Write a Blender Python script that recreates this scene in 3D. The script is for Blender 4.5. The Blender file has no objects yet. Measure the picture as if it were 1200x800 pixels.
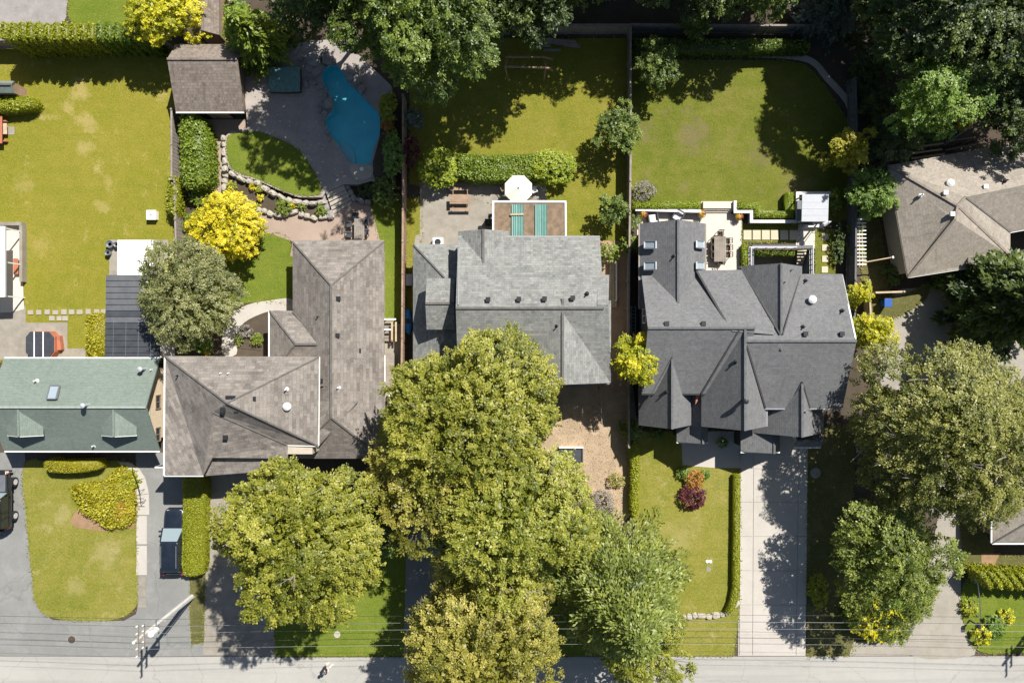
import bpy, bmesh, math, random
import numpy as np
from mathutils import Vector, Matrix
from mathutils.geometry import tessellate_polygon

# ---------------------------------------------------------------- camera, sky, sun, exposure
sc = bpy.context.scene
CAM_H, PXM = 60.0, 14.0                      # drone height (m), photo pixels per metre on the ground
cam_d = bpy.data.cameras.new('camera'); cam = bpy.data.objects.new('camera', cam_d)
sc.collection.objects.link(cam); sc.camera = cam
cam.location = (0, 0, CAM_H); cam.rotation_euler = (0, 0, 0)
cam_d.sensor_fit = 'HORIZONTAL'; cam_d.sensor_width = 36.0
cam_d.lens = 36.0 * CAM_H / (1200 / PXM); cam_d.clip_end = 1000
SUN_EL, SUN_AZ = math.radians(51.5), math.atan2(0.61, 0.79)
world = bpy.data.worlds.new('World'); sc.world = world; world.use_nodes = True
wn = world.node_tree.nodes; wl = world.node_tree.links; wn.clear()
sky = wn.new('ShaderNodeTexSky'); sky.sky_type = 'NISHITA'; sky.sun_disc = False
sky.sun_elevation = SUN_EL; sky.sun_rotation = SUN_AZ
bg = wn.new('ShaderNodeBackground'); bg.inputs['Strength'].default_value = 0.055
wo = wn.new('ShaderNodeOutputWorld'); wl.new(sky.outputs[0], bg.inputs[0]); wl.new(bg.outputs[0], wo.inputs[0])
sun_d = bpy.data.lights.new('sun', 'SUN'); sun_d.energy = 5.0; sun_d.angle = math.radians(0.53); sun_d.color = (1, .965, .9)
sun = bpy.data.objects.new('sun', sun_d); sc.collection.objects.link(sun)
sd = Vector((-math.sin(SUN_AZ)*math.cos(SUN_EL), -math.cos(SUN_AZ)*math.cos(SUN_EL), -math.sin(SUN_EL)))
sun.rotation_euler = sd.to_track_quat('-Z', 'Y').to_euler(); sun.location = (30, 40, 80)
sc.view_settings.view_transform = 'Standard'; sc.view_settings.look = 'None'
sc.view_settings.gamma = 1; sc.view_settings.exposure = 0.55; sc.view_settings.use_curve_mapping = False
sc.cycles.max_bounces = 6; sc.cycles.transparent_max_bounces = 8

# ---------------------------------------------------------------- helpers
COL = sc.collection
rng = random.Random(7)
def W(px, py, z=0.0):
    """photo pixel of a point that stands z metres above the ground -> world point"""
    s = (CAM_H - z) / CAM_H / PXM
    return Vector(((px - 600) * s, (400 - py) * s, z))
def W2(pts, z=0.0): return [tuple(W(x, y, z)[:2]) for x, y in pts]
def tag(o, label=None, cat=None, group=None, kind=None):
    if label: o['label'] = label
    if cat: o['category'] = cat
    if group: o['group'] = group
    if kind: o['kind'] = kind
    return o
def empty(name, loc, label, cat, group=None, rz=0):
    o = bpy.data.objects.new(name, None); COL.objects.link(o); o.location = loc; o.rotation_euler.z = rz
    o.empty_display_size = .3
    return tag(o, label, cat, group)
def wloc(o):
    v = Vector((0, 0, 0))
    while o is not None: v = v + o.location; o = o.parent
    return v
def set_uv(me):
    uvl = me.uv_layers.new(name='UVMap')
    n = len(me.loops); out = np.zeros((n, 2), dtype=np.float32)
    vs = me.vertices
    for p in me.polygons:
        nn = p.normal
        if abs(nn.z) > .9995 or nn.length < .5: u, v = Vector((1, 0, 0)), Vector((0, 1, 0))
        else:
            u = Vector((0, 0, 1)).cross(nn).normalized(); v = nn.cross(u)
        for li in p.loop_indices:
            c = vs[me.loops[li].vertex_index].co
            out[li] = (c.dot(u), c.dot(v))
    uvl.data.foreach_set('uv', out.ravel())
class B:
    def __init__(s): s.v = []; s.f = []
    def add(s, vs, fs):
        n = len(s.v); s.v += [tuple(p) for p in vs]; s.f += [tuple(i + n for i in f) for f in fs]; return s
    def box(s, x0, y0, z0, x1, y1, z1):
        if x0 > x1: x0, x1 = x1, x0
        if y0 > y1: y0, y1 = y1, y0
        return s.add([(x0,y0,z0),(x1,y0,z0),(x1,y1,z0),(x0,y1,z0),(x0,y0,z1),(x1,y0,z1),(x1,y1,z1),(x0,y1,z1)],
                     [(3,2,1,0),(4,5,6,7),(0,1,5,4),(1,2,6,5),(2,3,7,6),(3,0,4,7)])
    def obox(s, c, sx, sy, sz, rz=0, tilt=None):
        """box centred on c, turned about z (and about a tilt matrix)"""
        m = Matrix.Rotation(rz, 3, 'Z')
        if tilt is not None: m = m @ tilt
        c = Vector(c)
        vs = [c + m @ Vector((i*sx/2, j*sy/2, k*sz/2)) for k in (-1,1) for i, j in ((-1,-1),(1,-1),(1,1),(-1,1))]
        return s.add(vs, [(3,2,1,0),(4,5,6,7),(0,1,5,4),(1,2,6,5),(2,3,7,6),(3,0,4,7)])
    def bar(s, a, b, w, h=None):
        """rectangular bar from a to b, w wide, h high"""
        a, b = Vector(a), Vector(b); h = h or w; d = (b - a); L = d.length
        if L < 1e-6: return s
        d.normalize(); up = Vector((0,0,1)) if abs(d.z) < .95 else Vector((0,1,0))
        r = d.cross(up).normalized(); u = r.cross(d)
        q = [(-1,-1),(1,-1),(1,1),(-1,1)]
        vs = [a + r*(i*w/2) + u*(j*h/2) for i, j in q] + [b + r*(i*w/2) + u*(j*h/2) for i, j in q]
        return s.add(vs, [(0,1,2,3),(7,6,5,4),(4,5,1,0),(5,6,2,1),(6,7,3,2),(7,4,0,3)])
    def cyl(s, a, b, r0, r1=None, n=10, cap=True):
        a, b = Vector(a), Vector(b); r1 = r0 if r1 is None else r1; d = (b - a).normalized()
        up = Vector((0,0,1)) if abs(d.z) < .95 else Vector((0,1,0))
        u = d.cross(up).normalized(); w = u.cross(d)
        vs = []
        for p, r in ((a, r0), (b, r1)):
            vs += [p + (u*math.cos(2*math.pi*i/n) + w*math.sin(2*math.pi*i/n))*r for i in range(n)]
        fs = [(i, i+n, (i+1) % n + n, (i+1) % n) for i in range(n)]
        if cap: fs += [tuple(range(n)), tuple(reversed(range(n, 2*n)))]
        return s.add(vs, fs)
    def tube(s, pts, rad, n=7):
        for i in range(len(pts)-1):
            r0, r1 = (rad[i], rad[i+1]) if hasattr(rad, '__len__') else (rad, rad)
            s.cyl(pts[i], pts[i+1], r0, r1, n)
        return s
    def lathe(s, c, prof, n=16):
        c = Vector(c); vs = []
        for r, z in prof: vs += [c + Vector((r*math.cos(2*math.pi*i/n), r*math.sin(2*math.pi*i/n), z)) for i in range(n)]
        fs = [(k*n+i, k*n+(i+1) % n, (k+1)*n+(i+1) % n, (k+1)*n+i) for k in range(len(prof)-1) for i in range(n)]
        fs += [tuple(reversed(range(n))), tuple(range((len(prof)-1)*n, len(prof)*n))]
        return s.add(vs, fs)
    def prism(s, poly, z0, z1, holes=()):
        """poly: list of xy; vertical extrusion; holes open right through"""
        rings = [list(poly)] + [list(h) for h in holes]
        def area(r): return sum(r[i][0]*r[(i+1) % len(r)][1] - r[(i+1) % len(r)][0]*r[i][1] for i in range(len(r)))
        rings = [r if (area(r) > 0) == (k == 0) else r[::-1] for k, r in enumerate(rings)]
        flat = [p for r in rings for p in r]; n = len(flat)
        tris = tessellate_polygon([[Vector((p[0], p[1], 0)) for p in r] for r in rings])
        vs = [(p[0], p[1], z1) for p in flat]; fs = []
        for t in tris:
            a, b, c = (Vector(flat[i]) for i in t)
            fs.append(tuple(t) if (b-a).cross(c-a) > 0 else tuple(reversed(t)))
        if z0 is not None:
            vs += [(p[0], p[1], z0) for p in flat]
            fs += [tuple(i+n for i in reversed(f)) for f in fs]
            o = 0
            for r in rings:
                m = len(r)
                fs += [(o+i+n, o+(i+1) % m+n, o+(i+1) % m, o+i) for i in range(m)]
                o += m
        return s.add(vs, fs)
    def slab(s, pts, th=.16):
        """sloping slab under a 3-D polygon (upper face given)"""
        pts = [Vector(p) for p in pts]; n = len(pts)
        nn = Vector((0,0,0))
        for i in range(1, n-1): nn += (pts[i]-pts[0]).cross(pts[i+1]-pts[0])
        if nn.z < 0: pts = pts[::-1]
        lo = [p - Vector((0,0,th)) for p in pts]
        return s.add(pts + lo, [tuple(range(n)), tuple(reversed(range(n, 2*n)))] + [(i+n, (i+1) % n+n, (i+1) % n, i) for i in range(n)])
    def rock(s, c, rx, ry, rz, seed, turn=0):
        r = random.Random(seed); base = []
        fs = []; nu, nv = 8, 5
        m = Matrix.Rotation(turn, 3, 'Z'); c = Vector(c)
        for j in range(nv):
            ph = -math.pi*.3 + (math.pi*.8)*j/(nv-1)
            for i in range(nu):
                th = 2*math.pi*i/nu + r.uniform(-.2,.2); k = r.uniform(.82, 1.12)
                sq = lambda a: math.copysign(abs(a)**.65, a)
                base.append(c + m @ Vector((rx*sq(math.cos(th))*abs(math.cos(ph))**.6*k, ry*sq(math.sin(th))*abs(math.cos(ph))**.6*k, rz*math.sin(ph)*r.uniform(.9,1.08))))
        for j in range(nv-1):
            for i in range(nu): fs.append((j*nu+i, j*nu+(i+1) % nu, (j+1)*nu+(i+1) % nu, (j+1)*nu+i))
        fs += [tuple(reversed(range(nu))), tuple(range((nv-1)*nu, nv*nu))]
        return s.add(base, fs)
    def build(s, name, mat, parent=None, origin=None, smooth=False, bevel=0):
        if parent is not None: org = wloc(parent)
        elif origin is not None: org = Vector(origin)
        else:
            a = np.array(s.v); org = Vector((float(a[:,0].mean()), float(a[:,1].mean()), float(a[:,2].min())))
        me = bpy.data.meshes.new(name)
        me.from_pydata([tuple(Vector(p)-org) for p in s.v], [], s.f); me.update()
        set_uv(me)
        me.materials.append(mat)
        if smooth: me.polygons.foreach_set('use_smooth', [True]*len(me.polygons))
        o = bpy.data.objects.new(name, me); COL.objects.link(o)
        if parent is not None: o.parent = parent
        else: o.location = org
        if bevel:
            b = o.modifiers.new('bevel', 'BEVEL'); b.width = bevel; b.segments = 2; b.limit_method = 'ANGLE'
        return o
def copy_tree(o, parent=None):
    c = o.copy(); COL.objects.link(c); c.parent = parent
    for ch in list(o.children): copy_tree(ch, c)
    return c
def sheet(name, px, z, mat, holes=(), kind='structure', thick=None, parent=None):
    b = B(); b.prism(W2(px, z), None if thick is None else z-thick, z, [W2(h, z) for h in holes])
    o = b.build(name, mat, parent)
    if kind and parent is None: o['kind'] = kind
    return o
def smooth_px(pts, n=4, closed=True):
    """Catmull-Rom through pixel points"""
    out = []; m = len(pts)
    rngi = range(m) if closed else range(m-1)
    for i in rngi:
        g = lambda k: pts[k % m] if closed else pts[min(max(k, 0), m-1)]
        p0, p1, p2, p3 = g(i-1), g(i), g(i+1), g(i+2)
        for j in range(n):
            t = j/n
            out.append(tuple(.5*((2*p1[d]) + (-p0[d]+p2[d])*t + (2*p0[d]-5*p1[d]+4*p2[d]-p3[d])*t*t + (-p0[d]+3*p1[d]-3*p2[d]+p3[d])*t**3) for d in range(2)))
    if not closed: out.append(pts[-1])
    return out

# ---------------------------------------------------------------- materials
MATS = {}
def newmat(name):
    m = bpy.data.materials.new(name); m.use_nodes = True
    nt = m.node_tree; nt.nodes.clear()
    out = nt.nodes.new('ShaderNodeOutputMaterial'); bs = nt.nodes.new('ShaderNodeBsdfPrincipled')
    nt.links.new(bs.outputs[0], out.inputs[0]); MATS[name] = m
    return m, nt.nodes, nt.links, bs, out
def c4(c): return (c[0], c[1], c[2], 1)
def noise(N, L, coord, scale, detail=3, rough=.6):
    n = N.new('ShaderNodeTexNoise'); n.inputs['Scale'].default_value = scale; n.inputs['Detail'].default_value = detail
    n.inputs['Roughness'].default_value = rough; L.new(coord, n.inputs['Vector']); return n.outputs['Fac']
def ramp(N, L, fac, stops):
    r = N.new('ShaderNodeValToRGB'); e = r.color_ramp.elements
    while len(e) < len(stops): e.new(.5)
    for k, (p, c) in enumerate(stops): e[k].position = p; e[k].color = c4(c)
    L.new(fac, r.inputs[0]); return r.outputs[0]
def mixc(N, L, fac, a, b, mode='MIX'):
    m = N.new('ShaderNodeMix'); m.data_type = 'RGBA'; m.blend_type = mode
    for i, v in ((0, fac), (6, a), (7, b)):
        if isinstance(v, (int, float)): m.inputs[i].default_value = v
        elif isinstance(v, tuple): m.inputs[i].default_value = c4(v)
        else: L.new(v, m.inputs[i])
    return m.outputs[2]
def bump(N, L, bs, h, strength, dist=.05):
    b = N.new('ShaderNodeBump'); b.inputs['Strength'].default_value = strength; b.inputs['Distance'].default_value = dist
    L.new(h, b.inputs['Height']); L.new(b.outputs[0], bs.inputs['Normal'])
def pos(N): return N.new('ShaderNodeNewGeometry').outputs['Position']
def plain(name, col, rough=.7, var=.18, scale=3.0, metal=0, bumpy=0, spec=.4, fine=30.0):
    m, N, L, bs, out = newmat(name); p = pos(N)
    a = noise(N, L, p, scale, 4); b = noise(N, L, p, fine, 2)
    lo = tuple(c*(1-var) for c in col); hi = tuple(min(1, c*(1+var)) for c in col)
    k = ramp(N, L, a, [(.3, lo), (.7, hi)])
    k = mixc(N, L, var*.8, k, ramp(N, L, b, [(.3, tuple(c*.6 for c in col)), (.7, tuple(min(1, c*1.35) for c in col))]))
    L.new(k, bs.inputs['Base Color']); bs.inputs['Roughness'].default_value = rough; bs.inputs['Metallic'].default_value = metal
    bs.inputs['Specular IOR Level'].default_value = spec
    if bumpy: bump(N, L, bs, b, bumpy)
    return m
def shingle(name, c1, c2, course=.26, width=.75, var=.25, stain=(.05,.05,.045), moss=None):
    """asphalt shingle courses laid out in metres along each slope"""
    m, N, L, bs, out = newmat(name)
    uv = N.new('ShaderNodeTexCoord').outputs['UV']
    br = N.new('ShaderNodeTexBrick'); L.new(uv, br.inputs['Vector'])
    br.inputs['Color1'].default_value = c4(c1); br.inputs['Color2'].default_value = c4(c2)
    br.inputs['Mortar'].default_value = c4(tuple(c*.55 for c in c1)); br.inputs['Scale'].default_value = 1
    br.inputs['Mortar Size'].default_value = .018; br.inputs['Mortar Smooth'].default_value = .6
    br.inputs['Brick Width'].default_value = width; br.inputs['Row Height'].default_value = course; br.offset = .37
    br2 = N.new('ShaderNodeTexBrick'); L.new(uv, br2.inputs['Vector']); br2.offset = .61
    br2.inputs['Color1'].default_value = c4(tuple(c*(1-var) for c in c1)); br2.inputs['Color2'].default_value = c4(tuple(c*(1+var) for c in c2))
    br2.inputs['Mortar'].default_value = c4(c1); br2.inputs['Scale'].default_value = 1; br2.inputs['Mortar Size'].default_value = 0
    br2.inputs['Brick Width'].default_value = width*.47; br2.inputs['Row Height'].default_value = course
    k = mixc(N, L, .38, br.outputs[0], br2.outputs[0])
    p = pos(N)
    k = mixc(N, L, .22, k, ramp(N, L, noise(N, L, p, .35, 3), [(.3, tuple(c*.7 for c in c1)), (.7, tuple(c*1.25 for c in c2))]))
    g = noise(N, L, p, 14, 3); k = mixc(N, L, .24, k, ramp(N, L, g, [(.35, tuple(c*.62 for c in c1)), (.65, tuple(min(1, c*1.35) for c in c2))]))
    mp = N.new('ShaderNodeMapping'); mp.inputs['Scale'].default_value = (1.6, .22, 1); L.new(uv, mp.inputs[0])
    st = N.new('ShaderNodeMath'); st.operation = 'MULTIPLY'; st.inputs[1].default_value = .65
    sr = N.new('ShaderNodeMapRange'); sr.inputs[1].default_value = .56; sr.inputs[2].default_value = .78
    L.new(noise(N, L, mp.outputs[0], 1.1, 4), sr.inputs[0]); L.new(sr.outputs[0], st.inputs[0])
    k = mixc(N, L, st.outputs[0], k, stain)
    if moss:
        mr = N.new('ShaderNodeMapRange'); mr.inputs[1].default_value = .58; mr.inputs[2].default_value = .7
        L.new(noise(N, L, p, 2.3, 5), mr.inputs[0]); k = mixc(N, L, mr.outputs[0], k, moss)
    L.new(k, bs.inputs['Base Color']); bs.inputs['Roughness'].default_value = .9; bs.inputs['Specular IOR Level'].default_value = .2
    bump(N, L, bs, br.outputs['Fac'], -.35, .02)
    return m
def lawn(name, main, dry, lush, patch=.16, drymix=.5, bare=None, spots=()):
    m, N, L, bs, out = newmat(name); p = pos(N)
    k = ramp(N, L, noise(N, L, p, patch, 5, .65), [(.38, lush), (.5, main), (.62, dry)])
    mp = N.new('ShaderNodeMapping'); mp.inputs['Scale'].default_value = (.28, 2.2, 1); mp.inputs['Rotation'].default_value = (0,0,.04); L.new(p, mp.inputs[0])
    k = mixc(N, L, .35, k, ramp(N, L, noise(N, L, mp.outputs[0], .9, 4), [(.35, lush), (.5, main), (.66, dry)]))
    k = mixc(N, L, .45, k, ramp(N, L, noise(N, L, p, .8, 5, .7), [(.34, lush), (.52, main), (.66, dry)]))
    k = mixc(N, L, .42, k, ramp(N, L, noise(N, L, p, 9, 4, .75), [(.3, tuple(c*.5 for c in lush)), (.52, main), (.75, tuple(min(1, c*1.25) for c in dry))]))
    if bare:
        mr = N.new('ShaderNodeMapRange'); mr.inputs[1].default_value = .57; mr.inputs[2].default_value = .7
        L.new(noise(N, L, p, .5, 7, .78), mr.inputs[0])
        mm = N.new('ShaderNodeMath'); mm.operation = 'MULTIPLY'; mm.inputs[1].default_value = .7; L.new(mr.outputs[0], mm.inputs[0])
        k = mixc(N, L, mm.outputs[0], k, bare)
    for (sx, sy, sr, sk) in spots:               # worn patches with ragged edges
        d = N.new('ShaderNodeVectorMath'); d.operation = 'DISTANCE'; d.inputs[1].default_value = (sx, sy, 0); L.new(p, d.inputs[0])
        a1 = N.new('ShaderNodeMath'); a1.operation = 'MULTIPLY_ADD'; a1.inputs[1].default_value = 4.5*sr; L.new(noise(N, L, p, 1.1, 6, .75), a1.inputs[0])
        a1.inputs[2].default_value = -2.25*sr
        a2 = N.new('ShaderNodeMath'); a2.operation = 'ADD'; L.new(d.outputs['Value'], a2.inputs[0]); L.new(a1.outputs[0], a2.inputs[1])
        m_ = N.new('ShaderNodeMapRange'); m_.inputs[1].default_value = sr*.35; m_.inputs[2].default_value = sr*1.15; m_.inputs[3].default_value = sk; m_.inputs[4].default_value = 0; L.new(a2.outputs[0], m_.inputs[0])
        k = mixc(N, L, m_.outputs[0], k, bare)
    L.new(k, bs.inputs['Base Color']); bs.inputs['Roughness'].default_value = 1; bs.inputs['Specular IOR Level'].default_value = .05
    bump(N, L, bs, noise(N, L, p, 11, 4, .8), .9, .08)
    return m
def paving(name, col, var=.12, stain=None, grain=25, cracks=0.0, patches=.25, tracks=None):
    m, N, L, bs, out = newmat(name); p = pos(N)
    k = ramp(N, L, noise(N, L, p, patches, 5, .6), [(.3, tuple(c*(1-var) for c in col)), (.7, tuple(c*(1+var) for c in col))])
    k = mixc(N, L, .3, k, ramp(N, L, noise(N, L, p, 1.4, 5, .7), [(.3, tuple(c*(1-1.6*var) for c in col)), (.7, tuple(c*(1+var) for c in col))]))
    k = mixc(N, L, .2, k, ramp(N, L, noise(N, L, p, grain, 2), [(.3, tuple(c*.62 for c in col)), (.7, tuple(min(1, c*1.3) for c in col))]))
    if tracks:                                   # worn wheel lanes along the road
        mp = N.new('ShaderNodeMapping'); mp.inputs['Scale'].default_value = (.035, .8, 1); L.new(p, mp.inputs[0])
        tr = N.new('ShaderNodeMapRange'); tr.inputs[1].default_value = .48; tr.inputs[2].default_value = .68; tr.inputs[4].default_value = .75
        L.new(noise(N, L, mp.outputs[0], 1.0, 5, .6), tr.inputs[0]); k = mixc(N, L, tr.outputs[0], k, tracks)
    if stain:
        mr = N.new('ShaderNodeMapRange'); mr.inputs[1].default_value = .5; mr.inputs[2].default_value = .75; mr.inputs[4].default_value = .65
        L.new(noise(N, L, p, .55, 5, .7), mr.inputs[0]); k = mixc(N, L, mr.outputs[0], k, stain)
    if cracks:
        v = N.new('ShaderNodeTexVoronoi'); v.feature = 'DISTANCE_TO_EDGE'; v.inputs['Scale'].default_value = .16
        wv = N.new('ShaderNodeVectorMath'); wv.operation = 'ADD'; nz = N.new('ShaderNodeTexNoise'); nz.inputs['Scale'].default_value = .6; nz.inputs['Detail'].default_value = 4
        L.new(p, nz.inputs['Vector']); L.new(p, wv.inputs[0])
        sc_ = N.new('ShaderNodeVectorMath'); sc_.operation = 'SCALE'; sc_.inputs['Scale'].default_value = 1.6; L.new(nz.outputs['Color'], sc_.inputs[0]); L.new(sc_.outputs[0], wv.inputs[1])
        L.new(wv.outputs[0], v.inputs['Vector'])
        mr = N.new('ShaderNodeMapRange'); mr.inputs[1].default_value = .002; mr.inputs[2].default_value = .007; mr.inputs[3].default_value = cracks; mr.inputs[4].default_value = 0
        L.new(v.outputs['Distance'], mr.inputs[0]); k = mixc(N, L, mr.outputs[0], k, tuple(c*.25 for c in col))
    L.new(k, bs.inputs['Base Color']); bs.inputs['Roughness'].default_value = .92; bs.inputs['Specular IOR Level'].default_value = .2
    bump(N, L, bs, noise(N, L, p, grain, 3), .25, .02)
    return m
def leafmat(name, dark, mid, light, trans=.35, pos=(.15, .5, .9)):
    """leaf colour varies leaf by leaf with the face attribute tint"""
    m = bpy.data.materials.new(name); m.use_nodes = True; nt = m.node_tree; N, L = nt.nodes, nt.links; N.clear()
    out = N.new('ShaderNodeOutputMaterial'); at = N.new('ShaderNodeAttribute'); at.attribute_name = 'tint'
    k = ramp(N, L, at.outputs['Fac'], [(pos[0], dark), (pos[1], mid), (pos[2], light)])
    d = N.new('ShaderNodeBsdfDiffuse'); t = N.new('ShaderNodeBsdfTranslucent'); g = N.new('ShaderNodeBsdfGlossy'); g.inputs['Roughness'].default_value = .45
    L.new(k, d.inputs[0]); L.new(mixc(N, L, .5, k, tuple(min(1, a*b) for a, b in zip(light, (1.1, 1.2, .6)))), t.inputs[0])
    x = N.new('ShaderNodeMixShader'); x.inputs[0].default_value = trans; L.new(d.outputs[0], x.inputs[1]); L.new(t.outputs[0], x.inputs[2])
    y = N.new('ShaderNodeMixShader'); y.inputs[0].default_value = .035; L.new(x.outputs[0], y.inputs[1]); L.new(g.outputs[0], y.inputs[2])
    L.new(y.outputs[0], out.inputs[0]); MATS[name] = m; return m
def glass(name, col=(.05,.07,.08), rough=.06):
    m, N, L, bs, out = newmat(name); bs.inputs['Base Color'].default_value = c4(col); bs.inputs['Roughness'].default_value = rough
    bs.inputs['Specular IOR Level'].default_value = .8; return m
def paint(name, col, rough=.25, coat=.6):
    m, N, L, bs, out = newmat(name); bs.inputs['Base Color'].default_value = c4(col); bs.inputs['Roughness'].default_value = rough
    bs.inputs['Coat Weight'].default_value = coat; bs.inputs['Coat Roughness'].default_value = .05
    L.new(ramp(N, L, noise(N, L, pos(N), 2, 3), [(.3, tuple(c*.85 for c in col)), (.7, tuple(min(1, c*1.15+.004) for c in col))]), bs.inputs['Base Color']); return m

M = MATS
paving('soil', (.085,.066,.048), .35, grain=12, patches=.5)
lawn('lawn_dry', (.245,.228,.03), (.335,.272,.06), (.165,.195,.02), .09, bare=(.46,.36,.15), spots=[(-36.2,21.2,.9,.55),(-35.6,18.4,.9,.55),(-35.8,16.2,.7,.5),(-34.2,11.3,.7,.4),(-33.6,13.2,.6,.35),(-37.2,19.6,.6,.5),(-41,13,.9,.3),(-39.5,8,1.0,.25)])
lawn('lawn_front', (.235,.225,.04), (.345,.29,.095), (.125,.165,.022), .16, bare=(.42,.35,.17), spots=[(-33.9,-17.6,1.3,.4),(-37.5,-14.5,.9,.4),(14,-16.5,1.4,.3),(-36.5,-20.5,.8,.3)])
lawn('lawn_green', (.155,.2,.027), (.23,.235,.048), (.095,.15,.018), .3)
lawn('lawn_back', (.16,.175,.026), (.235,.205,.065), (.095,.13,.018), .2, bare=(.2,.155,.09), spots=[(15.2,17.2,1.5,.6),(11,17.5,1.0,.4),(20.5,15.5,1.2,.35),(24,12.5,1.6,.4)])
lawn('lawn_mid', (.225,.215,.03), (.3,.25,.065), (.12,.16,.022), .16, bare=(.33,.26,.08))
lawn('rough_grass', (.13,.125,.045), (.25,.2,.1), (.08,.1,.025), .3, bare=(.24,.19,.12))
paving('asphalt_road', (.385,.37,.338), .12, grain=30, cracks=.22, patches=.12, tracks=(.285,.28,.265))
paving('asphalt_drive', (.225,.225,.212), .18, stain=(.31,.305,.29), grain=30, cracks=.2)
paving('concrete', (.47,.435,.39), .1, stain=(.4,.365,.325), grain=20, patches=.4)
paving('concrete_old', (.30,.27,.225), .2, stain=(.19,.165,.13), grain=14, patches=.7)
paving('concrete_patio', (.64,.57,.48), .07, grain=20)
paving('aggregate', (.36,.275,.22), .14, stain=(.29,.23,.19), grain=16)
paving('flagstone', (.36,.32,.29), .2, stain=(.27,.245,.23), grain=10, patches=.8)
paving('gravel', (.33,.30,.255), .16, stain=(.27,.235,.16), grain=16, patches=.35)
paving('paver', (.38,.34,.28), .16, grain=12, patches=2)
paving('slab_cream', (.55,.49,.36), .07, grain=14, patches=1)
paving('dry_soil', (.4,.3,.2), .28, stain=(.27,.2,.125), grain=12, patches=.9)
paving('wood_chips', (.38,.26,.165), .3, stain=(.22,.15,.1), grain=9, patches=1.2)
paving('bark', (.30,.19,.11), .3, grain=10, patches=1.5)
paving('stone', (.42,.38,.315), .16, grain=7, patches=1.3)
paving('stone_grey', (.29,.27,.26), .22, grain=6, patches=1.2)
shingle('shingle_green', (.152,.19,.162), (.2,.238,.208), .14, .5, .16, stain=(.13,.16,.135))
shingle('shingle_brown', (.115,.102,.092), (.29,.258,.228), .26, .8, .35, stain=(.15,.125,.11))
shingle('shingle_grey', (.13,.135,.132), (.30,.30,.28), .2, .55, .28, stain=(.13,.135,.13))
shingle('shingle_slate', (.125,.127,.13), (.19,.19,.192), .17, .45, .22, stain=(.105,.105,.107))
shingle('shingle_tan', (.26,.228,.19), (.385,.34,.285), .2, .4, .22, stain=(.15,.125,.1))
shingle('shingle_shed', (.13,.108,.092), (.27,.225,.19), .22, .3, .4, stain=(.09,.075,.065), moss=(.14,.11,.06))
plain('ridge_dark', (.13,.122,.112), .9, .3); plain('slate_cap', (.12,.122,.125), .9, .3); plain('ridge_green', (.3,.34,.3), .9, .2); plain('ridge_tan', (.25,.21,.17), .9, .3); plain('valley_dark', (.055,.055,.056), .8)
plain('white_trim', (.78,.76,.72), .5, .06); plain('cream_stucco', (.78,.64,.46), .9, .08); plain('grey_siding', (.3,.31,.31), .8, .08)
plain('brown_siding', (.2,.14,.1), .8, .15); plain('dark_siding', (.05,.055,.06), .7, .1); plain('beige_siding', (.48,.42,.34), .8, .1)
plain('wood_grey', (.27,.235,.2), .9, .25, 2); plain('wood_brown', (.33,.225,.155), .85, .25, 2); plain('wood_tan', (.48,.37,.24), .8, .2, 2); plain('wood_dark', (.075,.055,.042), .85, .3, 3)
plain('wood_red', (.42,.15,.085), .7, .2, 2); plain('bark_brown', (.11,.085,.065), .95, .35, 4, bumpy=.4); plain('bark_pale', (.3,.265,.22), .95, .3, 4)
plain('metal_grey', (.36,.37,.38), .4, .1, metal=.7); plain('metal_light', (.43,.44,.47), .5, .06, metal=.1); plain('metal_dark', (.03,.032,.035), .45, .15, metal=.3)
plain('white_paint', (.8,.8,.79), .45, .04); plain('canopy_white', (.86,.86,.85), .6, .03); plain('fabric_cream', (.8,.76,.66), .9, .04, 1)
plain('black_plastic', (.02,.021,.023), .5, .2); plain('rubber', (.018,.018,.018), .9, .2); plain('blue_plastic', (.02,.085,.33), .4, .12); plain('blue_tarp', (.015,.19,.5), .45, .2, 2); plain('teal_metal', (.13,.27,.235), .5, .12, 1.5)
plain('moss_roof', (.21,.15,.1), .95, .45, 2.2, bumpy=.5); plain('solar_mat', (.05,.056,.064), .6, .25, 1.5); plain('solar_mat_light', (.11,.115,.125), .6, .2, 1.5)
plain('terracotta', (.45,.16,.08), .8, .2); plain('pot_dark', (.05,.05,.055), .6, .2); plain('cushion', (.62,.62,.64), .9, .06); plain('wicker', (.06,.06,.068), .8, .3, 20)
plain('spa_cover', (.045,.05,.06), .6, .25); plain('spa_teal', (.13,.24,.22), .7, .3, 3); plain('pool_plaster', (.26,.88,.94), .7, .06, 1); plain('pool_step', (.5,.75,.78), .7, .06, 1)
plain('wire_dark', (.03,.03,.03), .6, .1); plain('wire_light', (.3,.3,.3), .5, .05); plain('skin', (.5,.31,.22), .6, .05); plain('cloth_dark', (.035,.035,.045), .95, .2); plain('cloth_pale', (.62,.58,.5), .95, .08); plain('hair_grey', (.12,.11,.105), .8, .2, 20)
plain('wall_cap', (.62,.6,.58), .8, .06); plain('grey_wall', (.17,.185,.2), .85, .12); plain('fence_grey', (.13,.135,.14), .85, .2); plain('orange_plastic', (.7,.2,.03), .4, .1); plain('red_plastic', (.45,.03,.03), .3, .1)
glass('window_glass'); glass('car_glass', (.02,.025,.03), .03); glass('skylight_glass', (.3,.36,.4), .12); glass('wind_glass', (.24,.3,.32), .12)  # wind_glass: bright sky reflection on the windshield put into its base colour
paint('paint_navy', (.012,.017,.028)); paint('paint_black', (.012,.013,.015)); paint('chrome', (.55,.55,.56), .15, 0)
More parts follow.
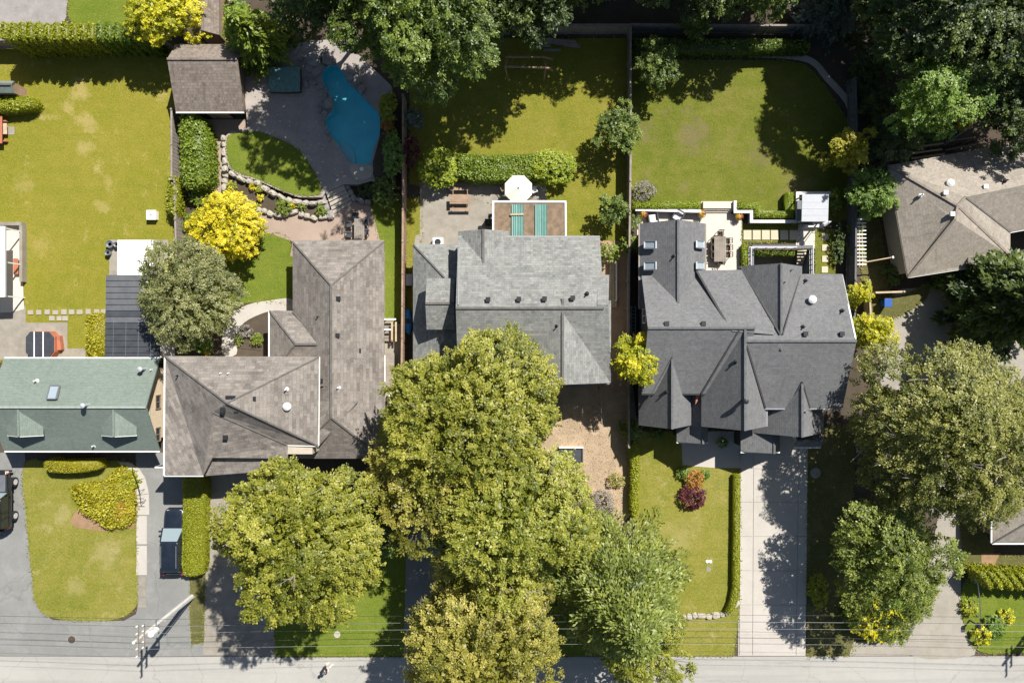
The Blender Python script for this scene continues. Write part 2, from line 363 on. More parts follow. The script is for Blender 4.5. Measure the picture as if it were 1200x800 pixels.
def water():
    m = bpy.data.materials.new('pool_water'); m.use_nodes = True; nt = m.node_tree; N, L = nt.nodes, nt.links; N.clear()
    out = N.new('ShaderNodeOutputMaterial'); t = N.new('ShaderNodeBsdfTransparent'); t.inputs[0].default_value = (.8,.97,.98,1)
    g = N.new('ShaderNodeBsdfGlossy'); g.inputs['Roughness'].default_value = .03; fr = N.new('ShaderNodeFresnel'); fr.inputs[0].default_value = 1.33
    b = N.new('ShaderNodeBump'); b.inputs['Strength'].default_value = .12; b.inputs['Distance'].default_value = .1
    L.new(noise(N, L, pos(N), 2.5, 3), b.inputs['Height']); L.new(b.outputs[0], g.inputs['Normal']); L.new(b.outputs[0], fr.inputs['Normal'])
    x = N.new('ShaderNodeMixShader'); L.new(fr.outputs[0], x.inputs[0]); L.new(t.outputs[0], x.inputs[1]); L.new(g.outputs[0], x.inputs[2]); L.new(x.outputs[0], out.inputs[0]); MATS['pool_water'] = m
water()
leafmat('leaf_maple', (.125,.15,.016), (.285,.292,.032), (.47,.45,.08))
leafmat('leaf_lime', (.13,.16,.018), (.275,.295,.034), (.46,.45,.085))
leafmat('leaf_olive', (.13,.14,.02), (.3,.285,.042), (.52,.46,.11))
leafmat('leaf_greyolive', (.12,.135,.045), (.25,.26,.09), (.43,.43,.19))
leafmat('leaf_green', (.06,.1,.016), (.13,.19,.026), (.26,.33,.052))
leafmat('leaf_lane', (.085,.12,.016), (.19,.24,.035), (.38,.42,.095))
leafmat('leaf_oak', (.085,.105,.018), (.185,.2,.036), (.39,.38,.1))
leafmat('leaf_bright', (.08,.15,.018), (.17,.28,.035), (.32,.42,.085))
leafmat('leaf_deep', (.025,.05,.013), (.065,.105,.022), (.17,.22,.042))
leafmat('leaf_bluegreen', (.075,.11,.02), (.195,.245,.042), (.38,.42,.095))
leafmat('leaf_bluespruce', (.05,.075,.06), (.12,.16,.13), (.28,.33,.28))
leafmat('leaf_yellow', (.24,.26,.018), (.7,.58,.016), (.88,.76,.04), .3)
leafmat('leaf_yelgreen', (.2,.24,.012), (.5,.49,.016), (.8,.7,.035))
leafmat('leaf_hedge', (.1,.15,.014), (.2,.27,.022), (.33,.4,.055))
leafmat('leaf_chart', (.17,.19,.012), (.33,.35,.016), (.5,.5,.045))
leafmat('leaf_gold', (.24,.21,.012), (.43,.4,.022), (.6,.55,.06))
leafmat('leaf_box', (.15,.2,.01), (.29,.36,.016), (.45,.5,.04))
leafmat('leaf_burgundy', (.05,.008,.016), (.12,.018,.035), (.24,.05,.07))
leafmat('leaf_orange', (.22,.1,.015), (.42,.2,.03), (.6,.33,.06))
leafmat('leaf_grey', (.13,.12,.1), (.25,.23,.2), (.4,.37,.33))
leafmat('petal_mix', (.3,.02,.12), (.7,.4,.02), (.85,.6,.05))
# ---------------------------------------------------------------- foliage builders (numpy)
LEAF = .64
def norm(a): return a/np.maximum(np.linalg.norm(a, axis=1, keepdims=True), 1e-9)
def leaf_mesh(name, C, Nn, D, ln, wd, tint, mat, org, parent=None, core=None):
    """one diamond leaf per row: centre C, normal Nn, long direction D"""
    n = len(C); Nn = norm(Nn); D = norm(D - Nn*np.sum(D*Nn, axis=1, keepdims=True)); S = np.cross(Nn, D)
    ln = np.asarray(ln).reshape(-1,1)*np.ones((n,1)); wd = np.asarray(wd).reshape(-1,1)*np.ones((n,1))
    V = np.empty((n,4,3), dtype=np.float64)
    V[:,0] = C - D*ln*.5; V[:,1] = C + S*wd*.5 + D*ln*.06; V[:,2] = C + D*ln*.5 - Nn*ln*.08; V[:,3] = C - S*wd*.5 + D*ln*.06
    V = V.reshape(-1,3); F = np.arange(4*n).reshape(-1,4); T = np.asarray(tint, dtype=np.float64)
    if core is not None:
        cv, cf, ct = core; F2 = np.asarray(cf) + len(V); V = np.vstack([V, cv]); F = np.vstack([F, F2]); T = np.concatenate([T, np.full(len(cf), ct)])
    me = bpy.data.meshes.new(name)
    V = V - np.array(org)
    me.vertices.add(len(V)); me.vertices.foreach_set('co', V.astype(np.float32).ravel())
    me.loops.add(F.size); me.loops.foreach_set('vertex_index', F.astype(np.int32).ravel())
    me.polygons.add(len(F)); me.polygons.foreach_set('loop_start', (np.arange(len(F))*4).astype(np.int32))
    me.update(calc_edges=True)
    a = me.attributes.new('tint', 'FLOAT', 'FACE'); a.data.foreach_set('value', np.clip(T, 0, 1).astype(np.float32))
    me.materials.append(M[mat]); o = bpy.data.objects.new(name, me); COL.objects.link(o)
    if parent is not None: o.parent = parent
    else: o.location = org
    return o
def clumps(R, P, Nrm, rc, m, leaf, upw=.9, flat=.55, spread=1.0, tj=.16, elong=.6, axis=None, tadd=0):
    """m leaves in a flattened spray round every clump centre P, reaching outwards along Nrm"""
    k = len(P); rc = np.asarray(rc)*np.ones(k)
    h = (Nrm if axis is None else axis) + R.normal(0,.45,(k,3)); h[:,2] = h[:,2]*.3 + R.normal(-.05,.15,k); h = norm(h)
    sd = np.cross(np.array([0,0,1.]), h); sd = norm(sd)
    u = norm(R.normal(0, 1, (k*m, 3))).reshape(k, m, 3)*(R.uniform(0, 1, (k, m, 1))**.5)
    off = (h[:,None,:]*u[:,:,:1]*1.05 + sd[:,None,:]*u[:,:,1:2]*.6*(1.1-.45*u[:,:,:1]) + np.array([0,0,1.])*(u[:,:,2:3]*.3 - .22*u[:,:,:1]**2))*rc[:,None,None]
    C = (P[:,None,:] + off).reshape(-1,3)
    Nn = norm((Nrm[:,None,:]*.3 + u*.25 + np.array([0,0,upw]) + R.normal(0, .33*spread, (k, m, 3))).reshape(-1,3))
    D = (h[:,None,:]*.9 + sd[:,None,:]*u[:,:,1:2]*.9 + R.normal(0,.4,(k,m,3))).reshape(-1,3)
    t0 = R.normal(.5, tj, k) + tadd; T = (t0[:,None] + u[:,:,0]*.1 + R.normal(0, .13, (k,m))).reshape(-1)
    s = leaf*R.uniform(.65, 1.3, len(C))
    return C, Nn, D, s, s*elong, T
def cat(parts): return [np.concatenate(x) for x in zip(*parts)]
def limbs(base, tips, r0, mat, parent, name='trunk', fork=.35, seed=0, extra=()):
    b = B(); r = random.Random(seed); base = Vector(base)
    zc = max(t[2] for t in tips); fz = base.z + (zc - base.z)*fork
    top = base + Vector((r.uniform(-.2,.2), r.uniform(-.2,.2), fz - base.z))
    b.tube([base, base.lerp(top, .15), top], [r0*1.35, r0, r0*.8], 9)
    b.tube([top, Vector((top.x*.7+np.mean([t[0] for t in tips])*.3, top.y*.7+np.mean([t[1] for t in tips])*.3, zc*.82))], [r0*.75, r0*.22], 7)
    for t in tips:
        t = Vector(t); k = r.uniform(.75, 1); s = Vector((base.x, base.y, base.z + (fz-base.z)*k)); mid = s.lerp(t, .5) + Vector((r.uniform(-.3,.3), r.uniform(-.3,.3), .35))
        b.tube([s, mid, t], [r0*.42, r0*.25, r0*.07], 6)
        for _ in range(2):
            e = t + Vector((r.uniform(-1,1), r.uniform(-1,1), r.uniform(-.2,.8)))*.9
            b.tube([mid.lerp(t,.5), e], [r0*.14, r0*.03], 5)
    return b.build(name, M[mat], parent)
def broadleaf(px, py, rpx, H, mat, label, z0=2.2, squash=(1,1), lobes=20, dens=1.0, leaf=.27, seed=1, name='broadleaf_tree', group=None, bark='bark_brown', cat_='tree', lobe_r=(.24,.42), rc=.5, m=26, tj=.16, upw=.9, dead=0, fill=.12, parts=True):
    """px,py,rpx: centre and radius of the crown in the photo"""
    R = np.random.default_rng(seed); zc = z0 + (H - z0)*.52; lobes = int(lobes*1.35)
    c = np.array(W(px, py, zc)); Rm = rpx/PXM*(CAM_H-zc)/CAM_H; ax = np.array([Rm*squash[0], Rm*squash[1], (H-z0)*.5])
    i = np.arange(lobes)+.5; cz = 1 - i/lobes*1.45; th = i*2.39996 + seed; rr = np.sqrt(np.maximum(0, 1-cz**2))**.8
    dirs = np.stack([rr*np.cos(th), rr*np.sin(th), cz], 1) + R.normal(0,.1,(lobes,3))
    lr = R.uniform(lobe_r[0], lobe_r[1], lobes)*Rm
    d = 1 - lr/Rm*R.uniform(.82,1.1,lobes)
    ph = R.uniform(0, 6.28, 4); ang = np.arctan2(dirs[:,1], dirs[:,0])
    irr = (1 + .12*np.sin(2*ang+ph[0]) + .1*np.sin(3*ang+ph[1]) + .09*np.sin(5*ang+ph[2]))*R.uniform(.84,1.12,lobes)
    LC = c + dirs*ax*(d*irr)[:,None]
    leaf = leaf*LEAF; m = int(m*1.6); rc = rc*.92
    parts_ = []; P_all = []; N_all = []; T_all = []; lt = R.normal(0,.13,lobes)
    for k in range(lobes):
        area = 2*math.pi*lr[k]**2; n = max(6, int(area*dens*1.75/(rc*rc*3.1)))
        q = norm(R.normal(0,1,(n,3)) + np.array([0,0,.45]) + dirs[k]*.5)
        sc_ = np.array([1,1,.8])*lr[k]*R.uniform(.72,1.06,(n,1)); P = LC[k] + q*sc_
        inside = np.zeros(n, bool)
        for j in range(lobes):
            if j != k: inside |= np.linalg.norm((P-LC[j])/np.array([1,1,.8]), axis=1) < lr[j]*.72
        P, q = P[~inside], q[~inside]
        P_all.append(P); N_all.append(q); T_all.append(np.full(len(P), lt[k]))
    P = np.vstack(P_all); Q = np.vstack(N_all); LT = np.concatenate(T_all)
    lo = P[:,2] > z0*.75; P, Q, LT = P[lo], Q[lo], LT[lo]
    parts_.append(clumps(R, P, Q, R.uniform(.6,1.25,len(P))*rc, m, leaf, upw=upw, tj=tj, axis=norm((P-c)*np.array([1,1,.2])+Q*.4), tadd=LT))
    nf = int(len(P)*m*fill); fp = c + norm(R.normal(0,1,(nf,3)))*ax*(R.uniform(0,1,(nf,1))**.5)*.78
    sF = leaf*2.0*np.ones(nf); parts_.append((fp, norm(R.normal(0,.6,(nf,3))+np.array([0,0,1])), R.normal(0,1,(nf,3)), sF, sF*.8, R.normal(.35,.12,nf)))  # larger inner leaves added to block light, darker tint paints the inner shade
    C, Nn, D, ln, wd, T = cat(parts_)
    base = (float(c[0]), float(c[1]), 0)
    t = empty(name, base, label, cat_, group)
    leaf_mesh('crown', C, Nn, D, ln, wd, T, mat, base, t)
    sel = R.permutation(lobes)[:min(lobes, 14)]
    tips = [LC[k] + dirs[k]*lr[k]*.55 for k in sel]
    limbs(base, tips, max(.06, Rm*.05), bark, t, seed=seed)
    if dead:
        b = B(); r = random.Random(seed)
        for _ in range(dead):
            k = r.randrange(len(P)); p = Vector(P[k]); q = Vector(Q[k]); e = p + q*r.uniform(.3,.6); s = p - q*1.2
            b.tube([s, e], [.05, .015], 5)
            for _ in range(4):
                f = s.lerp(e, r.uniform(.4,.9)); b.tube([f, f + (q + Vector((r.uniform(-1,1), r.uniform(-1,1), r.uniform(-.2,.6))))*r.uniform(.4,.8)], [.025,.008], 4)
        tag(b.build('bare_twigs', M['bark_pale'], t), kind='stuff')
    return t
def conifer(px, py, rpx, H, mat, label, z0=1.0, n=150, leaf=.34, seed=1, name='conifer_tree', group=None, droop=.25, taper=.75, dens=1.0, width=.5, cat_='tree', tj=.15, bpx=None):
    """boughs radiating from a straight trunk; px,py where the trunk top is seen"""
    R = np.random.default_rng(seed); c = np.array(W(px, py, H)); c[2] = 0
    if bpx: c = np.array(W(bpx[0], bpx[1], 0))
    zm = z0 + (H-z0)*.3; Rm = rpx/PXM*(CAM_H-zm)/CAM_H
    Cs = []; tips = []; b = B(); tr = max(.08, Rm*.055)
    for i in range(n):
        t = (i+.5)/n; t = 1-(1-t)**1.35 if taper < 1 else t
        z = z0 + (H-z0)*t*.985; L = Rm*((1-t)**taper)*R.uniform(.78,1.12) + .18
        a = i*2.39996 + R.normal(0,.15); d = np.array([math.cos(a), math.sin(a), 0.])
        ns = max(4, int(L*7*dens)); s = (np.arange(ns)+.5)/ns
        dz = -droop*L*s**1.6 + .12*L*s
        ax = c + np.array([0,0,z]) + d*(s*L)[:,None] + np.array([0,0,1])*dz[:,None]
        sd = np.array([-d[1], d[0], 0.])
        w = width*L*(.28+.72*np.sin(math.pi*np.clip(s*.9+.12,0,1)))*.55
        per = 7
        off = R.uniform(-1,1,(ns,per)); C = ax[:,None,:] + sd*(off*w[:,None])[:,:,None] + d*(R.uniform(-.3,.3,(ns,per))-np.abs(off)*w[:,None]*.5)[:,:,None] + R.normal(0,.05,(ns,per,3))
        C = C.reshape(-1,3); D = (d + sd*(off.reshape(-1)*1.1)[:,None] + R.normal(0,.25,(len(C),3)))
        D[:,2] -= .15
        Nn = np.array([0,0,1.]) + R.normal(0,.42,(len(C),3))
        sz = leaf*R.uniform(.7,1.3,len(C)); T = R.normal(.5,tj) + R.normal(0,.12,len(C)) + (s.repeat(per)-.5)*.22
        Cs.append((C, Nn, D, sz*1.25, sz*.5, T))
        e = ax[-1]; b.tube([tuple(c+np.array([0,0,z])), tuple(ax[ns//2]), tuple(e)], [max(.015,tr*.28*(1-t)), max(.012,tr*.18*(1-t)), .008], 4)
    base = (float(c[0]), float(c[1]), 0.)
    t_ = empty(name, base, label, cat_, group)
    C, Nn, D, ln, wd, T = cat(Cs); leaf_mesh('crown', C, Nn, D, ln, wd, T, mat, base, t_)
    b.tube([base, (base[0], base[1], H*.5), (base[0], base[1], H*.99)], [tr*1.3, tr*.75, .02], 9)
    b.build('trunk', M['bark_brown'], t_)
    return t_
def pin(poly, P):
    x, y = P[:,0], P[:,1]; ins = np.zeros(len(P), bool); m = len(poly)
    for i in range(m):
        x0, y0 = poly[i]; x1, y1 = poly[(i+1) % m]
        cnd = (y0 > y) != (y1 > y); xi = (x1-x0)*(y-y0)/((y1-y0) if abs(y1-y0) > 1e-12 else 1e-12)+x0
        ins ^= cnd & (x < xi)
    return ins
def hedge(px, zt, mat, label, z0=0, name='hedge', group=None, leaf=.13, dens=150, round_=.12, lump=.05, seed=1, cat_='hedge', fuzz=.05, parent=None, tj=.12, edge_dark=0):
    """clipped hedge: px is the outline of its top in the photo"""
    R = np.random.default_rng(seed); poly = W2(px, zt); a = np.array(poly)
    ar = sum(poly[i][0]*poly[(i+1) % len(poly)][1]-poly[(i+1) % len(poly)][0]*poly[i][1] for i in range(len(poly)))
    if ar < 0: poly = poly[::-1]; a = np.array(poly)
    lo, hi = a.min(0), a.max(0); A = abs(ar)/2
    n = int(A*dens*(hi-lo).prod()/A); P = R.uniform(lo, hi, (n,2)); P = P[pin(poly, P)]
    # distance to the edge rounds the shoulders
    dist = np.full(len(P), 9.)
    for i in range(len(poly)):
        p0, p1 = a[i], a[(i+1) % len(a)]; e = p1-p0; L2 = max(1e-9, e@e); t = np.clip(((P-p0)@e)/L2, 0, 1); dist = np.minimum(dist, np.linalg.norm(P-(p0+t[:,None]*e), axis=1))
    lumpz = lump*(np.sin(P[:,0]*5.1+seed)+np.sin(P[:,1]*4.3+1.7*seed)+np.sin((P[:,0]+P[:,1])*2.9))
    rr = min(.35, round_*2.2); drop = np.where(dist < rr, (rr - np.sqrt(np.maximum(0, rr**2-(rr-dist)**2))), 0)
    C = np.column_stack([P, zt - drop + lumpz*.6 + R.normal(0, fuzz, len(P))])
    parts_ = [(C, np.array([0,0,1.])+R.normal(0,.45,C.shape), R.normal(0,1,C.shape), leaf*R.uniform(.7,1.35,len(C)), leaf*.65*R.uniform(.7,1.3,len(C)), R.normal(.55,tj,len(C)))]
    for i in range(len(poly)):
        p0, p1 = a[i], a[(i+1) % len(a)]; e = p1-p0; L = np.linalg.norm(e)
        k = int(L*(zt-z0)*dens*.55)
        if k < 1: continue
        nv = np.array([e[1], -e[0]])/max(L,1e-9); t = R.uniform(0,1,k); z = z0 + R.uniform(.03,1,k)*(zt-z0)*.95
        Q = p0 + t[:,None]*e + nv*R.normal(0, fuzz*.9, k)[:,None]
        Cc = np.column_stack([Q, z]); parts_.append((Cc, np.array([nv[0],nv[1],.35])+R.normal(0,.4,Cc.shape), R.normal(0,1,Cc.shape)+np.array([0,0,.6]), leaf*R.uniform(.7,1.3,k), leaf*.65*np.ones(k), R.normal(.45,.12,k)))
    C, Nn, D, ln, wd, T = cat(parts_)
    cen = a.mean(0); m = len(poly)
    # solid core just inside the leaves
    inn = []
    for i in range(m):
        d = cen - a[i]; L = np.linalg.norm(d); inn.append(a[i] + d/max(L,1e-6)*min(.1, L*.3))
    tb = B().prism([tuple(p) for p in inn], z0, zt-.1); cf = [f if len(f) == 4 else (f[0], f[1], f[2], f[2]) for f in tb.f if len(f) in (3,4)]
    fq = [f for f in cf if len(set(f)) == 4]; ftri = [f for f in cf if len(set(f)) == 3]
    cv = list(tb.v); quads = list(fq)
    for f in ftri:                                   # split a triangle's last corner so that all faces stay quads
        mid = tuple((np.array(cv[f[0]])+np.array(cv[f[2]]))/2); cv.append(mid); quads.append((f[0], f[1], f[2], len(cv)-1))
    base = (float(cen[0]), float(cen[1]), z0)
    if parent is not None: base = tuple(wloc(parent))
    o = leaf_mesh(name, C, Nn, D, ln, wd, T, mat, base, parent, (np.array(cv), np.array(quads), .12))
    if parent is None: tag(o, label, cat_, group)
    return o
def shrub(px, py, rpx, H, mat, label, name='shrub', z0=0.0, squash=(1,1), leaf=.15, dens=1.0, seed=1, group=None, m=14, rc=.22, cat_='shrub', lobes=8, tj=.14, stem='bark_brown', upw=.8, base_z=0.0):
    """rounded bush: a few lobes of leaf clumps on a short forked stem"""
    R = np.random.default_rng(seed); zc = base_z + H*.5; c = np.array(W(px, py, zc)); Rm = rpx/PXM*(CAM_H-zc)/CAM_H
    ax = np.array([Rm*squash[0], Rm*squash[1], H*.5])
    i = np.arange(lobes)+.5; cz = 1-i/lobes*1.3; th = i*2.39996+seed; rr = np.sqrt(np.maximum(0,1-cz**2)); dirs = norm(np.stack([rr*np.cos(th), rr*np.sin(th), cz],1)+R.normal(0,.1,(lobes,3)))
    lr = R.uniform(.42,.6,lobes); LC = dirs*(1-lr*.95)[:,None]; Ps = []; Qs = []
    for k in range(lobes):
        n = max(5, int(2*math.pi*(lr[k]*Rm)**2*dens*1.5/(rc*rc*3)))
        q = norm(R.normal(0,1,(n,3))+np.array([0,0,.5])+dirs[k]*.5); P = LC[k]+q*lr[k]*R.uniform(.8,1.06,(n,1)); ok = np.ones(n,bool)
        for j in range(lobes):
            if j != k: ok &= np.linalg.norm(P-LC[j],axis=1) > lr[j]*.75
        Ps.append(c+P[ok]*ax); Qs.append(q[ok])
    P = np.vstack(Ps); Q = np.vstack(Qs); ok = P[:,2] > base_z+.05; P, Q = P[ok], Q[ok]
    C, Nn, D, ln, wd, T = clumps(R, P, Q, R.uniform(.7,1.2,len(P))*rc, m, leaf, upw=upw, tj=tj)
    C[:,2] = np.maximum(C[:,2], base_z+.03)
    base = (float(c[0]), float(c[1]), base_z); t = empty(name, base, label, cat_, group)
    leaf_mesh('foliage', C, Nn, D, ln, wd, T, mat, base, t)
    b = B(); r = random.Random(seed); s0 = max(.02, Rm*.05)
    for k in range(min(lobes, 6)):
        tip = c + LC[k]*ax; b.tube([base, tuple((np.array(base)+tip)/2+np.array([0,0,.05])), tuple(tip)], [s0, s0*.6, s0*.15], 5)
    b.build('stem', M[stem], t)
    return t
# ---------------------------------------------------------------- ground, roads, lawns, pavements
POOL = smooth_px([(381,80),(391,76),(400,82),(408,96),(422,110),(433,122),(443,133),(446,145),(444,160),(438,174),(435,190),(425,194),(414,193),(405,183),(396,170),(389,160),(383,150),(382,138),(389,131),(390,121),(385,108),(379,98),(377,88)], 3)
STAIRWELL = [(883,293),(932,293),(950,291),(950,330),(883,330)]
def poly_hole(px, z): return W2(px, z)
TZ = .75                                                      # pool terrace level
b = B(); R0 = 260
pool_w = W2(POOL, TZ); stair_w = W2(STAIRWELL, 0)
b.prism([(-R0,-R0),(R0,-R0),(R0,R0),(-R0,R0)], None, 0, [pool_w, stair_w])
tag(b.build('ground', M['soil'], origin=(0,0,0)), kind='structure')

sheet('road', [(-400,768),(325,769),(330,770),(620,769),(1600,768),(1600,1150),(-400,1150)], .02, M['asphalt_road'])
sheet('road_shoulder', [(-400,728),(60,726),(145,727),(165,716),(235,700),(325,716),(325,768.5),(-400,767.5)], .016, M['asphalt_drive'])
sheet('driveway', [(-60,530),(29,530),(31,560),(35,640),(39,690),(45,712),(62,726),(-60,728)], .024, M['asphalt_drive'])
sheet('driveway', [(159,530),(240,530),(234,690),(228,756),(190,740),(158,725),(161,712)], .028, M['asphalt_drive'])
sheet('driveway', [(236,545),(330,545),(326,700),(322,767),(238,767),(240,690)], .036, M['concrete_old'])
sheet('grass_verge', [(223,668),(241,668),(240,700),(239,752),(224,755),(222,712)], .05, M['rough_grass'])
sheet('lawn', smooth_px([(28,545),(60,541),(110,541),(150,541),(159,560),(160,640),(161,700),(156,714),(140,724),(110,727),(70,725),(50,718),(41,703),(38,680),(32,620)], 4), .06, M['lawn_front'])
sheet('lawn', [(-90,50),(209,52),(209,300),(188,330),(190,425),(-90,425)], .03, M['lawn_dry'])
sheet('lawn', [(76,-60),(165,-60),(170,34),(88,34),(80,20)], .03, M['lawn_green'])
sheet('vegetable_bed', smooth_px([(-80,-60),(70,-60),(78,10),(70,27),(30,30),(-80,30)], 3), .04, M['stone_grey'])
sheet('side_yard', [(-60,362),(12,362),(30,358),(30,420),(-60,425)], .045, M['concrete_old'])
sheet('hot_tub_pad', [(30,378),(79,378),(79,408),(100,408),(100,425),(28,425)], .052, M['concrete_old'])
# back garden of the pool house: raised terrace with a hole for the pool
TERR = [(264,160),(270,154),(290,150),(284,80),(300,60),(350,50),(400,45),(458,100),(462,215),(435,212),(420,216),(403,216),(381,226),(378,231),(350,231),(325,222),(300,211),(280,206),(268,197),(263,180)]
b = B(); b.prism(W2(TERR, TZ), 0.0, TZ, [W2(POOL, TZ)])
tag(b.build('pool_terrace', M['flagstone']), kind='structure')
sheet('lawn', smooth_px([(266,162),(275,156),(300,154),(322,161),(346,173),(364,194),(375,216),(374,228),(350,229),(325,220),(300,209),(281,203),(270,195),(266,180)], 3), TZ+.03, M['lawn_green'])
sheet('garden_soil', smooth_px([(447,118),(460,118),(462,214),(440,212),(437,190),(445,160)], 2), TZ+.02, M['soil'])
sheet('path', [(236,140),(290,140),(290,153),(266,158),(262,166),(262,196),(264,222),(245,232),(246,152),(236,152)], .05, M['aggregate'])
sheet('patio', [(245,225),(262,220),(280,246),(330,250),(384,249),(413,236),(430,238),(434,240),(446,284),(446,300),(340,300),(343,283),(300,268),(262,262)], .056, M['aggregate'])
sheet('lawn', smooth_px([(340,282),(312,273),(285,280),(245,300),(232,340),(245,380),(259,388),(262,374),(278,358),(315,353),(342,351)], 3), .044, M['lawn_green'])
sheet('path', smooth_px([(342,350),(315,352),(290,357),(272,368),(262,384),(261,415),(277,415),(277,398),(280,385),(292,374),(318,364),(342,364)], 3), .06, M['concrete'])
sheet('garden_soil', smooth_px([(277,402),(282,388),(294,377),(320,368),(330,372),(330,408),(280,408)], 2), .04, M['soil'])
sheet('lawn', [(434,240),(470,232),(470,377),(449,377),(449,300),(444,281)], .047, M['lawn_green'])
sheet('path', [(449,379),(470,379),(470,470),(449,470)], .05, M['concrete_old'])
# middle lot
sheet('lawn', [(480,45),(737,45),(737,282),(660,282),(580,240),(490,218),(480,215)], .03, M['lawn_mid'])
sheet('lawn', [(476,232),(494,232),(494,283),(486,300),(482,392),(476,392)], .034, M['lawn_mid'])
sheet('patio', [(492,214),(582,214),(640,216),(640,240),(585,245),(585,290),(485,290),(487,276),(492,274)], .05, M['concrete_old'])
sheet('side_path', [(700,282),(737,282),(737,460),(700,460)], .036, M['wood_chips'])
sheet('front_yard', smooth_px([(640,440),(740,440),(742,600),(700,610),(640,560)], 2), .033, M['dry_soil'])
sheet('lawn', [(320,640),(500,640),(620,650),(740,640),(740,768),(322,768.5)], .04, M['lawn_green'])
sheet('driveway', [(477,600),(520,600),(512,768),(473,768)], .058, M['asphalt_drive'])
# right-hand lot with the slate house
sheet('lawn', smooth_px([(742,66),(790,70),(900,71),(940,75),(960,92),(985,128),(995,150),(1000,200),(998,256),(930,256),(860,240),(742,240)], 2), .03, M['lawn_back'])
sheet('patio', [(746,247),(818,247),(822,236),(862,236),(866,247),(869,250),(869,322),(748,322)], .05, M['concrete_patio'])
sheet('lawn', [(869,262),(936,262),(936,284),(869,284)], .034, M['lawn_back'])
sheet('lawn', [(955,270),(979,268),(979,326),(955,326)], .034, M['lawn_back'])
sheet('path', [(936,262),(955,262),(955,291),(932,291)], .055, M['concrete_patio'])
sheet('lawn', [(744,505),(868,505),(866,720),(860,768),(744,768)], .045, M['lawn_front'])
sheet('path', [(798,505),(870,505),(870,548),(838,548),(800,545)], .06, M['concrete'])
sheet('lawn', [(946,500),(1000,500),(1000,768),(946,768)], .045, M['rough_grass'])
sheet('driveway_base', [(867,505),(948,505),(944,768),(865,768)], .02, M['concrete'])
# gravel lane and yard of the far right lot
sheet('gravel_lane', smooth_px([(1040,345),(1100,335),(1150,318),(1200,310),(1200,440),(1150,480),(1130,560),(1132,620),(1126,680),(1130,730),(1142,767),(1065,767),(1075,720),(1090,650),(1100,560),(1040,480),(1030,400)], 3), .03, M['gravel'])
sheet('dry_grass', smooth_px([(1012,255),(1030,255),(1036,300),(1045,345),(1070,340),(1090,330),(1085,350),(1060,368),(1035,375),(1012,372)], 3), .045, M['rough_grass'])
sheet('grass_bank', smooth_px([(1126,700),(1140,672),(1200,672),(1320,690),(1320,764),(1200,764),(1150,764),(1132,740)], 3), .04, M['lawn_green'])
sheet('grass_bank', smooth_px([(985,640),(1040,700),(1068,720),(1066,740),(1050,752),(1000,756),(985,760)], 2), .05, M['rough_grass'])
sheet('dry_grass', smooth_px([(1126,590),(1150,590),(1165,650),(1260,650),(1260,670),(1140,672),(1128,650)], 2), .05, M['rough_grass'])
sheet('paving', [(1150,648),(1172,648),(1165,662),(1150,668)], .07, M['bark'])
sheet('gravel_verge', [(1000,752),(1062,748),(1066,768),(995,768)], .056, M['gravel'])

# joints between the driveway slabs are real gaps: one slab per panel
drv = bpy.data.objects.get('driveway_base')
xs = [(867.5,866),(883,881.5),(936,932.5),(947,943.5)]
ys = [508,549,588,628,668,708,743,767]
for j in range(len(ys)-1):
    for i in range(3):
        t0, t1 = (ys[j]-505)/263, (ys[j+1]-505)/263
        X = lambda k, t: xs[k][0]+(xs[k][1]-xs[k][0])*t
        g = .35
        b = B(); b.prism(W2([(X(i,t0)+g, ys[j]+g),(X(i+1,t0)-g, ys[j]+g),(X(i+1,t1)-g, ys[j+1]-g),(X(i,t1)+g, ys[j+1]-g)]), .0, .064)
        b.build('concrete_slab', M['concrete'], drv)
# sidewalk slabs and curved path in front of the green-roofed house
walk = sheet('sidewalk', [(159,553),(176,553),(177,600),(173,672),(172,712),(162,714),(159,640)], .03, M['asphalt_drive'])
for y0, y1 in ((604,637),(639,673)): B().prism(W2([(161,y0),(172.5,y0),(172.5,y1),(160,y1)]), 0, .075).build('concrete_slab', M['concrete'], walk)
for y0, y1 in ((675,687),(688,699),(700,711)): B().prism(W2([(162,y0),(171.5,y0),(171.5,y1),(162.5,y1)]), 0, .06).build('concrete_slab', M['concrete_old'], walk)
curve_o = [(152,541),(163,548),(171,560),(175,578),(175.5,603)]; curve_i = [(139,541),(147,550),(156,563),(160,580),(160.5,603)]
for k in range(4):
    q = [curve_i[k], curve_o[k], curve_o[k+1], curve_i[k+1]]; cx = sum(p[0] for p in q)/4; cy = sum(p[1] for p in q)/4
    q = [(cx+(x-cx)*.98, cy+(y-cy)*.975) for x, y in q]; B().prism(W2(q), 0, .08).build('concrete_slab', M['concrete'], walk)
sheet('mulch_bed', smooth_px([(88,600),(90,618),(157,618),(158,560),(140,555)], 2), .075, M['bark'])
